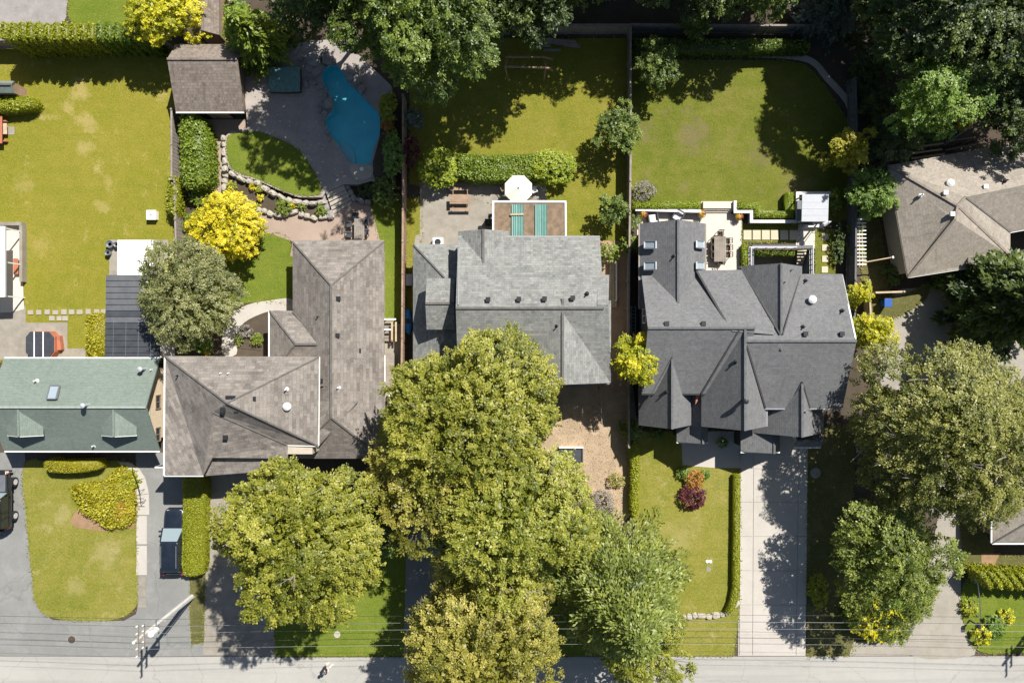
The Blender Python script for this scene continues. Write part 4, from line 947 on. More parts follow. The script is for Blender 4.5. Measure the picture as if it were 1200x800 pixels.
# ---- porch with low wall on the left edge
t = empty('porch_roof', W(-10,310), 'white metal porch roof running off the left edge above beige paving', 'porch roof')
a, c = W(-60,265,2.7), W(5,348,2.7)
b = B(); b.slab([(a.x,a.y,2.9),(c.x,a.y,2.7),(c.x,c.y,2.7),(a.x,c.y,2.9)], .08); b.build('roof', M['white_paint'], t)
B().bar((c.x+.05,a.y,2.64),(c.x+.05,c.y,2.64),.1,.1).build('gutter', M['metal_light'], t)
for y in (a.y-.1, (a.y+c.y)/2, c.y+.1): B().bar((c.x-.2,y,0),(c.x-.2,y,2.6),.1).build('post', M['white_trim'], t)
pv = sheet('paving', [(-60,264),(24,264),(27,335),(28,362),(12,366),(-60,366)], .05, M['concrete_patio'])
for y0, y1 in ((265,296),(297,322),(323,361)): B().prism(W2([(-4,y0),(24.5,y0),(25+(y1>350)*2,y1),(-4,y1)]), .0, .075).build('concrete_slab', M['concrete_patio'], pv)
t = empty('low_wall', W(10,262), 'low grey garden wall around the beige porch paving on the left edge', 'wall')
for k, r in enumerate(((-60,260,25,264),(22.5,264.2,26,330))):
    a, c = W(r[0],r[1],.6), W(r[2],r[3],.6); B().box(a.x,c.y,0,c.x,a.y,.6).build('wall_section', M['concrete_old'], t)
# ---------------------------------------------------------------- fences and walls
def fence(pts, h, label, mat='wood_brown', name='wooden_fence', step=2.4, gap=.0, z0=0.0, rail=True, cap=True, pz=0):
    """pts: photo pixels of the ground line"""
    P = [W(x,y,0) for x, y in pts]; t = empty(name, P[0], label, 'fence'); bd = B(); rl = B()
    for i in range(len(P)-1):
        d = P[i+1]-P[i]; L = d.length; u = d.normalized(); nrm = Vector((-u.y,u.x,0)); n = max(1, round(L/step)); rz = math.atan2(u.y,u.x)
        for k in range(n+(1 if i == len(P)-2 else 0)):
            p = P[i]+d*(k/n); b = B(); b.obox((p.x,p.y,z0+(h+.06)/2), .11,.11,h+.06-z0, rz); b.obox((p.x,p.y,h+.1), .14,.14,.05, rz); b.build('post', M[mat], t)
        m = int(L/.15)
        for k in range(m):
            p = P[i]+u*((k+.5)*.15)+nrm*(.04 if k % 2 else .055); q = rng.uniform(-.015,.015)
            bd.obox((p.x,p.y,.04+(h-.04)/2+q), .142,.022,h-.06, rz)
        for z in (.35, h-.3): rl.bar(P[i]+Vector((0,0,z)), P[i+1]+Vector((0,0,z)), .05,.09)
        if cap: rl.bar(P[i]+Vector((0,0,h+.02)), P[i+1]+Vector((0,0,h+.02)), .15,.04)
    tag(bd.build('boards', M[mat], t), kind='stuff'); rl.build('rail', M[mat], t)
    return t
fence([(-90,58),(100,58),(206,58)], 1.9, 'grey timber fence behind the dry lawn in front of the cedar hedge', 'wood_grey')
fence([(211,135),(211,215)], 1.5, 'weathered timber fence between the dry lawn and the clipped green hedge', 'wood_grey')
fence([(213,215),(215,305)], 1.3, 'grey rail fence beside the yellow tree on the dry lawn boundary', 'wood_grey', step=1.6)
fence([(476,120),(476,250),(475,395),(474,470)], 1.8, 'brown board fence between the pool garden and the middle lot', 'wood_brown')
fence([(590,41),(735,41)], 1.9, 'grey board fence along the back of the shaded middle lawn', 'wood_grey')
fence([(735,44),(735,180),(733,330),(733,520)], 1.8, 'long wooden fence between the middle lot and the slate roofed house', 'wood_grey')
fence([(737,40),(860,41),(960,41)], 1.8, 'grey timber fence behind the long shaded hedge at the back', 'wood_grey')
fence([(991,100),(993,180),(991,330),(990,400)], 1.7, 'dark grey fence between the slate house and the tan house', 'fence_grey', cap=True)
fence([(1010,330),(1012,372)], 1.2, 'short pale fence run beside the yellow shrubs near the blue bin', 'wood_tan')
fence([(1017,344),(1049,343)], 1.3, 'short pale board fence casting shade on the blue bin', 'wood_tan')
# ladder-like trellis laid along the fence and pergola slats by the tan house
t = empty('trellis', W(1008,255), 'white slatted trellis standing along the boundary beside the tan house', 'trellis')
b = B(); a, c = W(1006.5,255,1.6), W(1007,312,1.6)
b.bar(a,c,.06,.08); b.bar(a+Vector((.25,0,0)),c+Vector((.25,0,0)),.05,.07); b.build('rail', M['wood_tan'], t)
for k in range(13):
    p = a.lerp(c, (k+.5)/13); B().bar(p+Vector((-.2,0,.06)), p+Vector((.55,0,.06)), .09,.04).build('slat', M['white_trim'], t)
for k in (0,.5,1):
    p = a.lerp(c,k); B().bar((p.x,p.y,0),p,.09).build('post', M['wood_tan'], t)
t = empty('ladder', W(741,376), 'dark ladder lying along the slate house side of the fence', 'ladder')
a, c = W(739.5,358,.25), W(739.5,395,.25)
for dx in (0,.38): B().bar(a+Vector((dx,0,0)),c+Vector((dx,0,0)),.06,.09).build('rail', M['metal_grey'], t)
for k in range(9): 
    p = a.lerp(c,(k+.5)/9); B().bar(p,p+Vector((.38,0,0)),.04).build('rung', M['metal_light'], t)
t = empty('pole', W(1047,301), 'pale pole leaning from the trellis across the dry grass', 'pole')
B().cyl(W(1010,308,1.5), W(1046,301.5,2.0), .06,.05).build('shaft', M['wood_tan'], t); B().lathe(W(1046,301.5,1.95), [(.06,0),(.12,.05),(.1,.14)], 10).build('cap', M['white_paint'], t)
# low stone walls built of single stones
def stonewall(pts, label, mat='stone', w=.42, h=.5, z0=0.0, step=.62, seed=1, cat_='wall', name='stone_wall'):
    P = [W(x,y,h+z0) for x, y in pts]; P = [Vector((p.x,p.y,z0)) for p in P]; t = empty(name, P[0], label, cat_); r = random.Random(seed)
    acc = 0.0
    for i in range(len(P)-1):
        d = P[i+1]-P[i]; L = d.length; u = d.normalized(); s = acc
        while s < L:
            l = step*r.uniform(.75,1.4); p = P[i]+u*(s+l/2); nrm = Vector((-u.y,u.x,0))*r.uniform(-.04,.04)
            b = B(); b.rock((p.x+nrm.x,p.y+nrm.y,z0+h*.45), l*.56, w*r.uniform(.5,.68), h*r.uniform(.42,.52), r.random(), math.atan2(u.y,u.x)+r.uniform(-.15,.15)); b.build('stone', M[mat], t)
            s += l
        acc = s-L
    return t
stonewall([(260,157),(261,175),(262,194),(270,203),(283,209),(300,214),(313,222),(325,229),(338,234),(350,236),(364,237),(376,236)], 'upper stone retaining wall curving along the raised oval lawn', h=.95, seed=3)
stonewall([(262,198),(262,220),(272,226),(288,236),(302,244),(314,249),(325,252),(340,249),(355,251),(368,255),(380,254),(388,252)], 'lower stone wall edging the planting bed above the garden path', h=.5, seed=5)
stonewall([(378,226),(381,238),(385,248),(389,253)], 'short stone cheek wall at the left of the terrace steps', 'stone_grey', h=.6, seed=9)
stonewall([(403,214),(408,222),(413,231),(421,234),(433,236)], 'short stone cheek wall at the right of the terrace steps', 'stone_grey', h=.6, seed=11)
stonewall([(793,723),(803,724),(815,722),(830,723),(843,722),(852,719),(860,711),(864,705)], 'low rough stone edging at the bottom of the front lawn', h=.35, step=.5, seed=13)
stonewall([(880,0),(881,0.5)], 'x', h=.1) if False else None
sheet('garden_soil', smooth_px([(263,200),(283,209),(300,214),(325,229),(350,236),(376,236),(386,250),(368,254),(355,250),(340,248),(325,251),(302,243),(272,225),(264,218)], 2), .3, M['soil'], thick=.3)
# boulders round the pool
boul = [(367,70,9,8,.9),(373,81,10,5,.5),(384,70,6,7,.9),(389,71,5,5,.7),(363,80,6,5,.6),(381,64,6,5,.8),(411,87,7,6,.8),(418,93,6,6,.7),(424,104,5,5,.6),(385,121,6,7,.5),(379,115,5,4,.4),(380,133,4,4,.4),(374,128,4,3,.3),(366,96,6,4,.25),(374,102,6,4,.25),(381,109,4,3,.25),(358,98,5,4,.22),(449,132,5,5,.5),(450,143,4,4,.4),(378,144,3.5,3,.3),(383,155,3,3,.25),(386,163,3,3,.22),(352,67,4,4,.5)]
boul_lab = ['largest tall grey boulder at the head of the pool','broad flat boulder just below the largest one at the pool head','upright boulder right of the largest one behind the pool','small boulder wedged at the tip of the pool','boulder touching the spa side of the pool head rocks','rearmost boulder behind the pool in deep shade','upper boulder on the right bank near the pool tip','middle boulder of the three on the upper right bank','lowest boulder of the three on the upper right bank','rounded boulder jutting into the left waist of the pool','boulder just above the rounded one at the pool waist','boulder just below the rounded one at the pool waist','small stone left of the pool waist','flat slab stone beside the spa on the pool terrace','flat slab stone between the spa and the water','flat slab stone at the left edge of the upper pool','flat stone nearest the corner of the spa','boulder at the widest point of the right bank','boulder below the widest point of the right bank','small stone on the left bank below the waist','small stone halfway down the left pool bank','lowest small stone on the left pool bank','boulder above the spa beside the feathery conifer']
for k, (x,y,rx,ry,h) in enumerate(boul):
    b = B(); p = W(x,y,TZ+h*.5); b.rock((p.x,p.y,TZ+h*.35), rx/PXM, ry/PXM, h*.62, k*3+1, k*.7)
    tag(b.build('boulder', M['stone_grey'], smooth=False, bevel=.04), boul_lab[k], 'boulder', 'boulders bordering the pool')
# terrace steps
t = empty('garden_steps', W(397,236), 'five wide stone garden steps below the pool terrace', 'steps')
A0, A1, B0, B1 = (382,226), (402.5,217), (390,250), (413,237)
for k in range(5):
    f0, f1 = k/5, (k+1)/5+.04; z = TZ-.04-k*.14; L = lambda p, q, f: (p[0]+(q[0]-p[0])*f, p[1]+(q[1]-p[1])*f)
    B().prism(W2([L(A0,B0,f0), L(A1,B1,f0), L(A1,B1,f1), L(A0,B0,f1)], z), z-.06, z).build('tread', M['stone'], t, bevel=.02)
    B().prism(W2([L(A0,B0,f0+.01), L(A1,B1,f0+.01), L(A1,B1,f1-.035), L(A0,B0,f1-.035)], z), .0, z-.062).build('riser', M['stone_grey'], t)
# patio retaining walls and steps of the slate house
t = empty('garden_wall', W(800,247), 'white capped low retaining wall stepping around the cream patio hedges', 'wall')
segs = [[(746,245.5),(820,247.5)], [(861.5,236.5),(861.5,248),(880.5,248),(880.5,259.5),(934.5,259.5),(934.5,226.5),(973,226.5)]]
for s_ in segs:
    Q = [W(x,y,.75) for x, y in s_]
    for i in range(len(Q)-1):
        a, c = Q[i], Q[i+1]; u = (c-a).normalized()*.1
        B().bar(Vector((a.x,a.y,.36))-u, Vector((c.x,c.y,.36))+u, .2-.004*i, .72-.004*i).build('wall_section', M['grey_wall'], t)
        B().bar(Vector((a.x,a.y,.76-.003*i))-u, Vector((c.x,c.y,.76-.003*i))+u, .26, .07).build('coping', M['wall_cap'], t)
t = empty('patio_steps', W(842,242), 'pale concrete steps from the cream patio up to the back lawn', 'steps')
for k, (y0,y1,z) in enumerate(((236,244.2,.5),(244.2,246.5,.34),(246.5,249,.18))):
    B().prism(W2([(824,y0),(859.5,y0),(859.5,y1),(824,y1)], z), 0, z).build('tread', M['concrete_patio'], t, bevel=.015)
# basement stairwell
t = empty('basement_stairwell', W(915,305), 'sunken stairwell with open treads and steel railing behind the slate house', 'stairwell')
a, c = W(883,293,0), W(950,330,0); zf = -2.4
b = B(); b.box(a.x-.15,c.y,zf,a.x-.004,a.y+.2,.12); b.box(c.x+.004,c.y,zf,c.x+.15,a.y+.2,.12); b.box(a.x-.15,a.y+.2,zf,c.x+.15,a.y+.4,.12); b.build('retaining_wall', M['grey_wall'], t)
B().box(a.x-.15,c.y-1,zf-.1,c.x+.15,a.y+.4,zf).build('floor', M['concrete_old'], t)
for k in range(9):
    y = 291.5+k*3.7; z = -.12-k*.25; p, q = W(934.5-k*.2,y,z), W(945.5-k*.9,y,z); B().box(p.x,p.y-.2,z-.06,q.x,p.y+.04,z).build('tread', M['slab_cream'], t)
b = B(); rp = [W(878,289.5,1.0),W(934,289.5,1.0)]; r2 = [W(953,291,1.0),W(953,322,1.0)]; r3 = [W(880.5,290,1.0), W(880.5,315,1.0)]
for p, q in (rp, r2, r3):
    for z in (0,-.35,-.7): b.bar(p+Vector((0,0,z)), q+Vector((0,0,z)), .07 if z == 0 else .03)
    for k in range(6): v = p.lerp(q,k/5); b.bar((v.x,v.y,0),v,.05)
b.build('railing', M['metal_grey'], t)
hedge([(884,291.5),(932,291.5),(932,299.5),(884,299.5)], -.1, 'leaf_hedge', 'long low green hedge inside the sunken stairwell behind the slate house', z0=-1.2, dens=130, seed=41)
# hot tub shelter with metal roof
t = empty('hot_tub_shelter', W(954,244), 'square shelter with light metal roof beside the cream paving', 'shelter')
a, c = W(939.5,228,2.3), W(970.5,259.5,2.3)
b = B(); b.slab([(a.x,a.y,2.42),(c.x,a.y,2.42),(c.x,c.y,2.28),(a.x,c.y,2.28)], .08); b.build('roof', M['metal_light'], t)
for k in range(3): y = a.y+(c.y-a.y)*(.28+.24*k); z = 2.425-.14*(.28+.24*k); B().bar((a.x,y,z),(c.x,y,z),.035,.025).build('roof_seam', M['metal_light'], t)
for x in (a.x+.12,c.x-.12):
    for y in (a.y-.12,c.y+.12): B().bar((x,y,0),(x,y,2.28),.1).build('post', M['metal_grey'], t)
B().box(a.x+.2,c.y+.2,.06,c.x-.2,a.y-.2,.9).build('hot_tub', M['grey_wall'], t)
B().box(W(943,0,.5).x,W(0,266,.5).y,.06,W(960,0,.5).x,W(0,263,.5).y,.5).build('step', M['white_trim'], t)
t = empty('patio_umbrella', W(967,262), 'closed grey patio umbrella tilted beside the metal roofed shelter', 'umbrella')
a, c = W(951,278,.05), W(972,260,2.5); B().cyl((c.x-.3,c.y-.3,0),c,.03).build('pole', M['metal_grey'], t); b = B(); b.tube([W(959,267.5,1.6),W(966,262.5,2.1),W(974,259.5,2.45)],[.05,.22,.04],9); b.build('canopy', M['cushion'], t)

# ---------------------------------------------------------------- garden furniture
def chair_parts(t, o, rz, sw=.46, mat='wicker', seat=None):
    m = Matrix.Rotation(rz, 3, 'Z'); o = Vector(o); T = lambda x,y,z: o+m @ Vector((x,y,z))
    b = B(); b.obox(T(0,0,.43), sw,sw,.05, rz); b.build('seat', M[seat or mat], t)
    b = B()
    for k in range(4): b.bar(T(-sw/2+.02+k*(sw-.04)/3,-sw/2,.5), T(-sw/2+.02+k*(sw-.04)/3,-sw/2-.07,.88), .05,.025)
    b.bar(T(-sw/2,-sw/2-.07,.88), T(sw/2,-sw/2-.07,.88), .06,.05); b.build('backrest', M[mat], t)
    for x in (-1,1):
        for y in (-1,1): B().bar(T(x*(sw/2-.03),y*(sw/2-.03),0), T(x*(sw/2-.03),y*(sw/2-.03),.42), .04).build('leg', M[mat], t)
        B().bar(T(x*sw/2,-sw/2,.65), T(x*sw/2,sw/2-.05,.65), .05,.03).build('armrest', M[mat], t)
def chair(px, py, rz, label, group=None, **k):
    p = W(px,py,0); t = empty('patio_chair', (p.x,p.y,.06), label, 'chair', group); chair_parts(t, (p.x,p.y,.06), rz, **k); return t
def table(px0,py0,px1,py1, label, mat='wood_grey', z=.75, slats=7, axis='y', name='dining_table'):
    a, c = W(px0,py0,z), W(px1,py1,z); t = empty(name, ((a.x+c.x)/2,(a.y+c.y)/2,.06), label, 'table')
    for k in range(slats):
        if axis == 'y': w = (c.x-a.x)/slats; B().box(a.x+k*w+.006, c.y, z-.03, a.x+(k+1)*w-.006, a.y, z).build('slat', M[mat], t)
        else: w = (a.y-c.y)/slats; B().box(a.x, c.y+k*w+.006, z-.03, c.x, c.y+(k+1)*w-.006, z).build('slat', M[mat], t)
    B().box(a.x+.08,c.y+.08,z-.1,c.x-.08,a.y-.08,z-.032).build('apron', M[mat], t)
    for x in (a.x+.1,c.x-.1):
        for y in (a.y-.1,c.y+.1): B().bar((x,y,.05),(x,y,z-.03),.08).build('leg', M[mat], t)
    return t
table(837,277,851,306.5, 'long pale slatted dining table on the cream patio', 'wood_grey')
for k, (x,y,rz,w) in enumerate(((834,284,-1.57,'first from the lawn on the table\'s left side'),(834,292,-1.57,'middle one on the table\'s left side'),(834.5,300,-1.57,'nearest the house on the table\'s left side'),(850,283.5,1.57,'first from the lawn on the table\'s right side'),(850.5,291.5,1.57,'middle one on the table\'s right side'),(850.5,299.5,1.57,'nearest the house on the table\'s right side'),(842,275.5,3.14,'at the lawn end of the table'),(842,307,0,'at the house end of the table'))):
    chair(x,y,rz,'patio dining chair '+w, 'chairs around the cream patio table', mat='wood_dark')
def lounge(px,py,rz,label):
    p = W(px,py,0); t = empty('lounge_chair', (p.x,p.y,.06), label, 'chair'); m = Matrix.Rotation(rz,3,'Z'); T = lambda x,y,z: Vector((p.x,p.y,.06))+m @ Vector((x,y,z))
    B().obox(T(0,0,.2),.85,.85,.2,rz).build('base', M['wicker'], t, bevel=.02); B().obox(T(0,.06,.37),.6,.66,.13,rz).build('seat_cushion', M['cushion'], t, bevel=.04)
    for x in (-.38,.38): B().obox(T(x,0,.45),.11,.85,.36,rz).build('armrest', M['wicker'], t, bevel=.02)
    B().obox(T(0,-.38,.5),.66,.12,.55,rz).build('backrest', M['wicker'], t, bevel=.02); B().obox(T(0,-.26,.58),.56,.13,.36,rz).build('back_cushion', M['cushion'], t, bevel=.04)
lounge(764,258,.15,'dark wicker lounge chair with white cushion near the left gable edge of the patio'); lounge(793,254,2.6,'turned wicker lounge chair with white cushion against the white capped wall')
def planter(px,py,label,seed,base_z=.05):
    p = W(px,py,base_z); t = empty('flower_planter', p, label, 'planter')
    B().lathe(p, [(.16,0),(.24,.4),(.27,.42),(.22,.42),(.2,.3)], 14).build('pot', M['pot_dark'], t)
    R = np.random.default_rng(seed); n = 260; q = norm(R.normal(0,1,(n,3))+np.array([0,0,.5])); C = np.array([p.x,p.y,p.z+.5])+q*np.array([.36,.36,.24]); s = .1*R.uniform(.7,1.3,n)
    leaf_mesh('flowers', C, q, R.normal(0,1,(n,3)), s, s*.8, (C[:,0]-p.x)*-1.1+.5+R.normal(0,.25,n), 'petal_mix', tuple(p), t)
planter(753,252,'flower pot at the left end of the cream patio beside the fence',1); planter(820.5,252,'flower pot left of the patio steps',2); planter(864,255,'flower pot right of the patio steps',3)
# picnic table and umbrella in the middle lot
t = empty('picnic_table', W(538,236), 'weathered wooden picnic table on the old concrete patio', 'table')
a, c = W(527,228,.75), W(551,239,.75); w = (a.y-c.y)/5
for k in range(5): B().box(a.x,c.y+k*w+.008,.72,c.x,c.y+(k+1)*w-.008,.76).build('plank', M['wood_brown'], t)
for y, nm in ((a.y+.42,'bench'),(c.y-.52,'bench')):
    B().box(a.x,y,.42,c.x,y+.25,.46).build(nm, M['wood_brown'], t)
for x in (a.x+.25,c.x-.25):
    b = B(); b.bar((x,a.y+.5,.4),(x,c.y-.45,.4),.05,.1); b.bar((x,a.y+.35,.05),(x,a.y-.2,.72),.05,.1); b.bar((x,c.y-.35,.05),(x,c.y+.2,.72),.05,.1); b.build('leg_frame', M['wood_brown'], t)
t = empty('patio_umbrella', W(609,224), 'open white octagonal patio umbrella beside the mossy patio cover', 'umbrella')
p = W(607.5,221,2.35); r = 17.2/PXM*.96; b = B(); ring = [Vector((p.x+r*math.cos(math.pi/8+i*math.pi/4), p.y+r*math.sin(math.pi/8+i*math.pi/4), 2.15)) for i in range(8)]; top = Vector((p.x,p.y,2.62))
for i in range(8): b.add([ring[i], ring[(i+1) % 8], top, ring[i]-Vector((0,0,.12)), ring[(i+1) % 8]-Vector((0,0,.12))], [(0,1,2),(3,4,1,0)])
cn = b.build('canopy', M['fabric_cream'], t)
b = B()
for i in range(8): b.bar(ring[i]-Vector((0,0,.03)), top-Vector((0,0,.04)), .025)
b.build('ribs', M['metal_grey'], t); B().cyl((p.x,p.y,.05),(p.x,p.y,2.6),.025).build('pole', M['metal_grey'], t); B().lathe((p.x,p.y,2.6),[(.05,0),(.06,.04),(.02,.09)],10).build('finial', M['metal_dark'], t); B().lathe((p.x,p.y,.05),[(.3,0),(.3,.06),(.06,.12)],14).build('base', M['metal_dark'], t)
chair(590,222,.5,'wooden patio chair left of the open white umbrella',mat='wood_brown'); chair(626,224,-1.2,'pale patio chair right of the open white umbrella',mat='cushion')
t = empty('barbecue', W(575,262), 'black barbecue under the left edge of the mossy patio cover', 'barbecue')
p = W(573,262,0); b = B(); b.obox((p.x,p.y,.5),.6,.5,.75); b.build('cabinet', M['metal_dark'], t); b = B(); b.tube([(p.x-.3,p.y,.95),(p.x+.3,p.y,.95)],.24,12); b.build('lid', M['black_plastic'], t); B().obox((p.x+.1,p.y+.5,.8),.3,.35,.04).build('side_shelf', M['metal_dark'], t)
t = empty('air_conditioner', W(515,285), 'white air conditioner with round fan against the low grey roof', 'air conditioner')
p = W(513,283.5,.8); B().obox((p.x,p.y,.42),.85,.75,.75).build('cabinet', M['white_paint'], t, bevel=.02); B().lathe((p.x,p.y,.8),[(.26,0),(.26,.03),(.2,.035),(.2,.01)],18).build('fan_grille', M['metal_dark'], t)
# dining set by the brown house
table(415,256,427,280, 'grey table with chairs near the brown house on the shaded patio', 'wood_grey', slats=5)
for x,y,rz,s_ in ((411,264,-1.57,'upper left'),(411,276,-1.57,'lower left'),(430,262,1.57,'upper right'),(430,273,1.57,'lower right'),(418,253.5,3.14,'top end')): chair(x,y,rz,'dark patio chair at the '+s_+' of the grey table by the brown house','chairs by the brown house',mat='wicker')
# covered spa by the pool, hot tub by the green roofed house
t = empty('spa', W(333,93,TZ), 'square spa with faded teal cover in the shade by the pool', 'spa')
sp = W2(smooth_px([(315,83),(318,79),(348,79),(351,83),(351,103),(348,107),(318,107),(315,103)],2), TZ+.55)
B().prism(sp, TZ, TZ+.45).build('cabinet', M['wood_dark'], t); cz = np.array(sp).mean(0)
B().prism([tuple(cz+(np.array(q)-cz)*1.02) for q in sp], TZ+.455, TZ+.56).build('cover', M['spa_teal'], t, bevel=.03)
t = empty('hot_tub', W(46,403), 'octagonal red cedar hot tub with dark cover and two white straps', 'hot tub')
oc = [(35,388.5),(57,388.5),(62.5,395),(62.5,412),(57,418.5),(35,418.5),(30,413),(30,395)]
ow = W2(oc,.95); oc_c = np.array(ow).mean(0); B().prism([tuple(oc_c+(np.array(q)-oc_c)*1.04) for q in ow], .05, .82).build('cabinet', M['wood_red'], t)
B().prism(ow, .825, .95).build('cover', M['spa_cover'], t, bevel=.03)
for x in (40,50.5): a, c = W(x,388.5,.965), W(x,418.5,.965); B().bar(a,c,.09,.012).build('strap', M['white_paint'], t)
p = W(67.5,402,.4); B().obox((p.x,p.y,.3),.6,1.2,.5,.12).build('step', M['wood_red'], t, bevel=.02)
# bits and pieces
t = empty('utility_box', W(177.5,252), 'small white box standing alone on the dry lawn', 'box')
p = W(177.5,252,.5); B().obox((p.x,p.y,.26),.72,.72,.5).build('body', M['white_paint'], t, bevel=.02); B().obox((p.x,p.y,.54),.8,.8,.06).build('lid', M['canopy_white'], t, bevel=.01); B().lathe((p.x,p.y,.57),[(.07,0),(.07,.03)],8).build('cap', M['metal_grey'], t)
for x,y,r,lab in ((128.5,286,.3,'large round pot at the corner of the white canopy patio'),(136,286.5,.2,'small round pot beside the white canopy edge'),(126,296,.22,'dark pot with dead stems below the large round pot')):
    p = W(x,y,.5); t = empty('plant_pot', (p.x,p.y,.06), lab, 'pot'); B().lathe((p.x,p.y,.06),[(r*.7,0),(r,.45),(r*1.08,.5),(r*.9,.5),(r*.85,.4)],16).build('pot', M['metal_grey'], t); B().lathe((p.x,p.y,.4),[(r*.85,0),(r*.5,.06)],12).build('soil', M['soil'], t)
t = empty('grill', W(184,286), 'dark kettle grill at the right edge of the white canopy', 'grill')
p = W(184,287,.8); B().lathe((p.x,p.y,.6),[(.1,-.15),(.28,0),(.3,.12),(.22,.25),(.05,.3)],14).build('bowl', M['black_plastic'], t)
for k in range(3): B().bar((p.x,p.y,.55),(p.x+.3*math.cos(k*2.1),p.y+.3*math.sin(k*2.1),.05),.03).build('leg', M['metal_dark'], t)
t = empty('garden_bench', W(19,312), 'reddish wooden bench on the beige porch paving', 'bench')
p = W(18.5,312,.4); 
for k in range(3): B().obox((p.x-.12+k*.14,p.y,.42),.12,1.3,.04).build('slat', M['wood_red'], t)
for y in (-.5,.5): B().obox((p.x,p.y+y,.2),.4,.07,.38).build('leg', M['wood_red'], t)
t = empty('play_table', W(4,150), 'red brown wooden picnic bench cut by the left edge of the lawn', 'bench')
a, c = W(-14,136,.7), W(2.5,168,.7)
for k in range(6): w = (c.x-a.x)/6; B().box(a.x+k*w+.01,c.y,.66,a.x+(k+1)*w-.01,a.y,.7).build('plank', M['wood_red'], t)
p = W(5.5,151,.4); B().box(p.x-.15,p.y-.45,.38,p.x+.2,p.y+.45,.43).build('seat', M['wood_tan'], t)
for y in (a.y-.3,c.y+.3): B().box(a.x+.1,y-.05,.05,p.x+.1,y+.05,.378).build('leg_frame', M['wood_red'], t)
sheet('paving', [(8,148),(17,148.5),(17,158),(8,158)], .06, M['concrete_old'])
t = empty('kayak', W(478,378), 'bright blue kayak stored between the board fence and the grey house', 'kayak')
b = B(); p0, p1 = W(477.5,362,.5), W(478.5,391,.5); n = 8
for i in range(n+1):
    u = i/n; c = p0.lerp(p1,u); r = .36*math.sin(math.pi*(.12+.76*u))**.7; b.v += [(c.x+r*math.cos(2*math.pi*k/10), c.y, .5+r*.55*math.sin(2*math.pi*k/10)) for k in range(10)]
b.f += [(i*10+k,(i+1)*10+k,(i+1)*10+(k+1) % 10,i*10+(k+1) % 10) for i in range(n) for k in range(10)]; b.f += [tuple(range(10)), tuple(range(n*10,n*10+10))[::-1]]
b.build('hull', M['blue_tarp'], t, smooth=True); B().lathe(W(478,376,.7),[(.2,0),(.22,.03),(.17,.03)],12).build('cockpit', M['black_plastic'], t)
for y in (368,386):
    q = W(478,y,.1); B().obox((q.x,q.y,.15),.6,.1,.3).build('cradle', M['wood_dark'], t)
t = empty('storage_box', W(479,333), 'dark storage box between the board fence and the low grey roof', 'box'); p = W(479.5,328,.5); B().obox((p.x,p.y,.3),.5,.9,.6).build('body', M['grey_wall'], t); B().obox((p.x,p.y,.62),.55,.95,.05).build('lid', M['metal_grey'], t)
t = empty('wheelie_bin', W(1041,355), 'blue wheeled bin beside the short pale board fence', 'bin')
p = W(1041,355,1.0); b = B(); b.add([(p.x+i*s,p.y+j*s,z) for s,z in ((.24,.05),(.29,.95)) for i,j in ((-1,-1),(1,-1),(1,1.1),(-1,1.1))],[(3,2,1,0),(4,5,6,7),(0,1,5,4),(1,2,6,5),(2,3,7,6),(3,0,4,7)]); b.build('body', M['blue_plastic'], t, bevel=.03)
B().obox((p.x,p.y+.02,.99),.64,.7,.07).build('lid', M['blue_plastic'], t, bevel=.02); B().bar((p.x-.25,p.y+.38,.95),(p.x+.25,p.y+.38,.95),.04).build('handle', M['black_plastic'], t)
for x in (-.27,.27): B().cyl((p.x+x-.03,p.y+.3,.1),(p.x+x+.03,p.y+.3,.1),.1).build('wheel', M['rubber'], t)
t = empty('blue_barrel', W(203,596), 'x','x') if False else None
# lumber and swing frame in the shaded middle lawn
t = empty('lumber_stack', W(650,52), 'pale lumber stacked against the back fence of the shaded lawn', 'lumber')
for k, (x0,y0,x1,y1,z) in enumerate(((623,46,652,47,.3),(624,49,650,50,.25),(650,47.5,675,49,.35),(650,51,677,52.5,.3),(626,53,645,54,.15),(637,59,657,59,.12),(660,53,680,55,.2))): B().bar(W(x0,y0,z),W(x1,y1,z),.22,.06).build('board', M['wood_grey'], t)
t = empty('swing_frame', W(625,75), 'wooden swing frame in deep shade near the back fence', 'swing frame')
a, c = W(592,78,2.1), W(647,80,2.1); b = B(); b.bar(a,c,.12,.14); b.build('beam', M['wood_brown'], t); B().bar(W(592,67,2.0),W(640,67,2.0),.1,.12).build('beam', M['wood_brown'], t)
for p, q in (((640,78,2.1),(637,96,0)),((640,78,2.1),(636,66,0)),((592,78,2.1),(596,96,0)),((592,78,2.1),(596,66,0)),((634,66,2),(648,70,1.8)),((634,78,2.1),(648,83,1.8))): B().bar(W(*p),W(*q),.1).build('leg', M['wood_brown'], t)
for x in (606,620): 
    b = B(); p = W(x,79,.6); b.obox((p.x,p.y,.55),.5,.2,.04); b.bar((p.x-.22,p.y,.56),(p.x-.22,p.y,2.05),.02); b.bar((p.x+.22,p.y,.56),(p.x+.22,p.y,2.05),.02); b.build('swing_seat', M['black_plastic'], t)
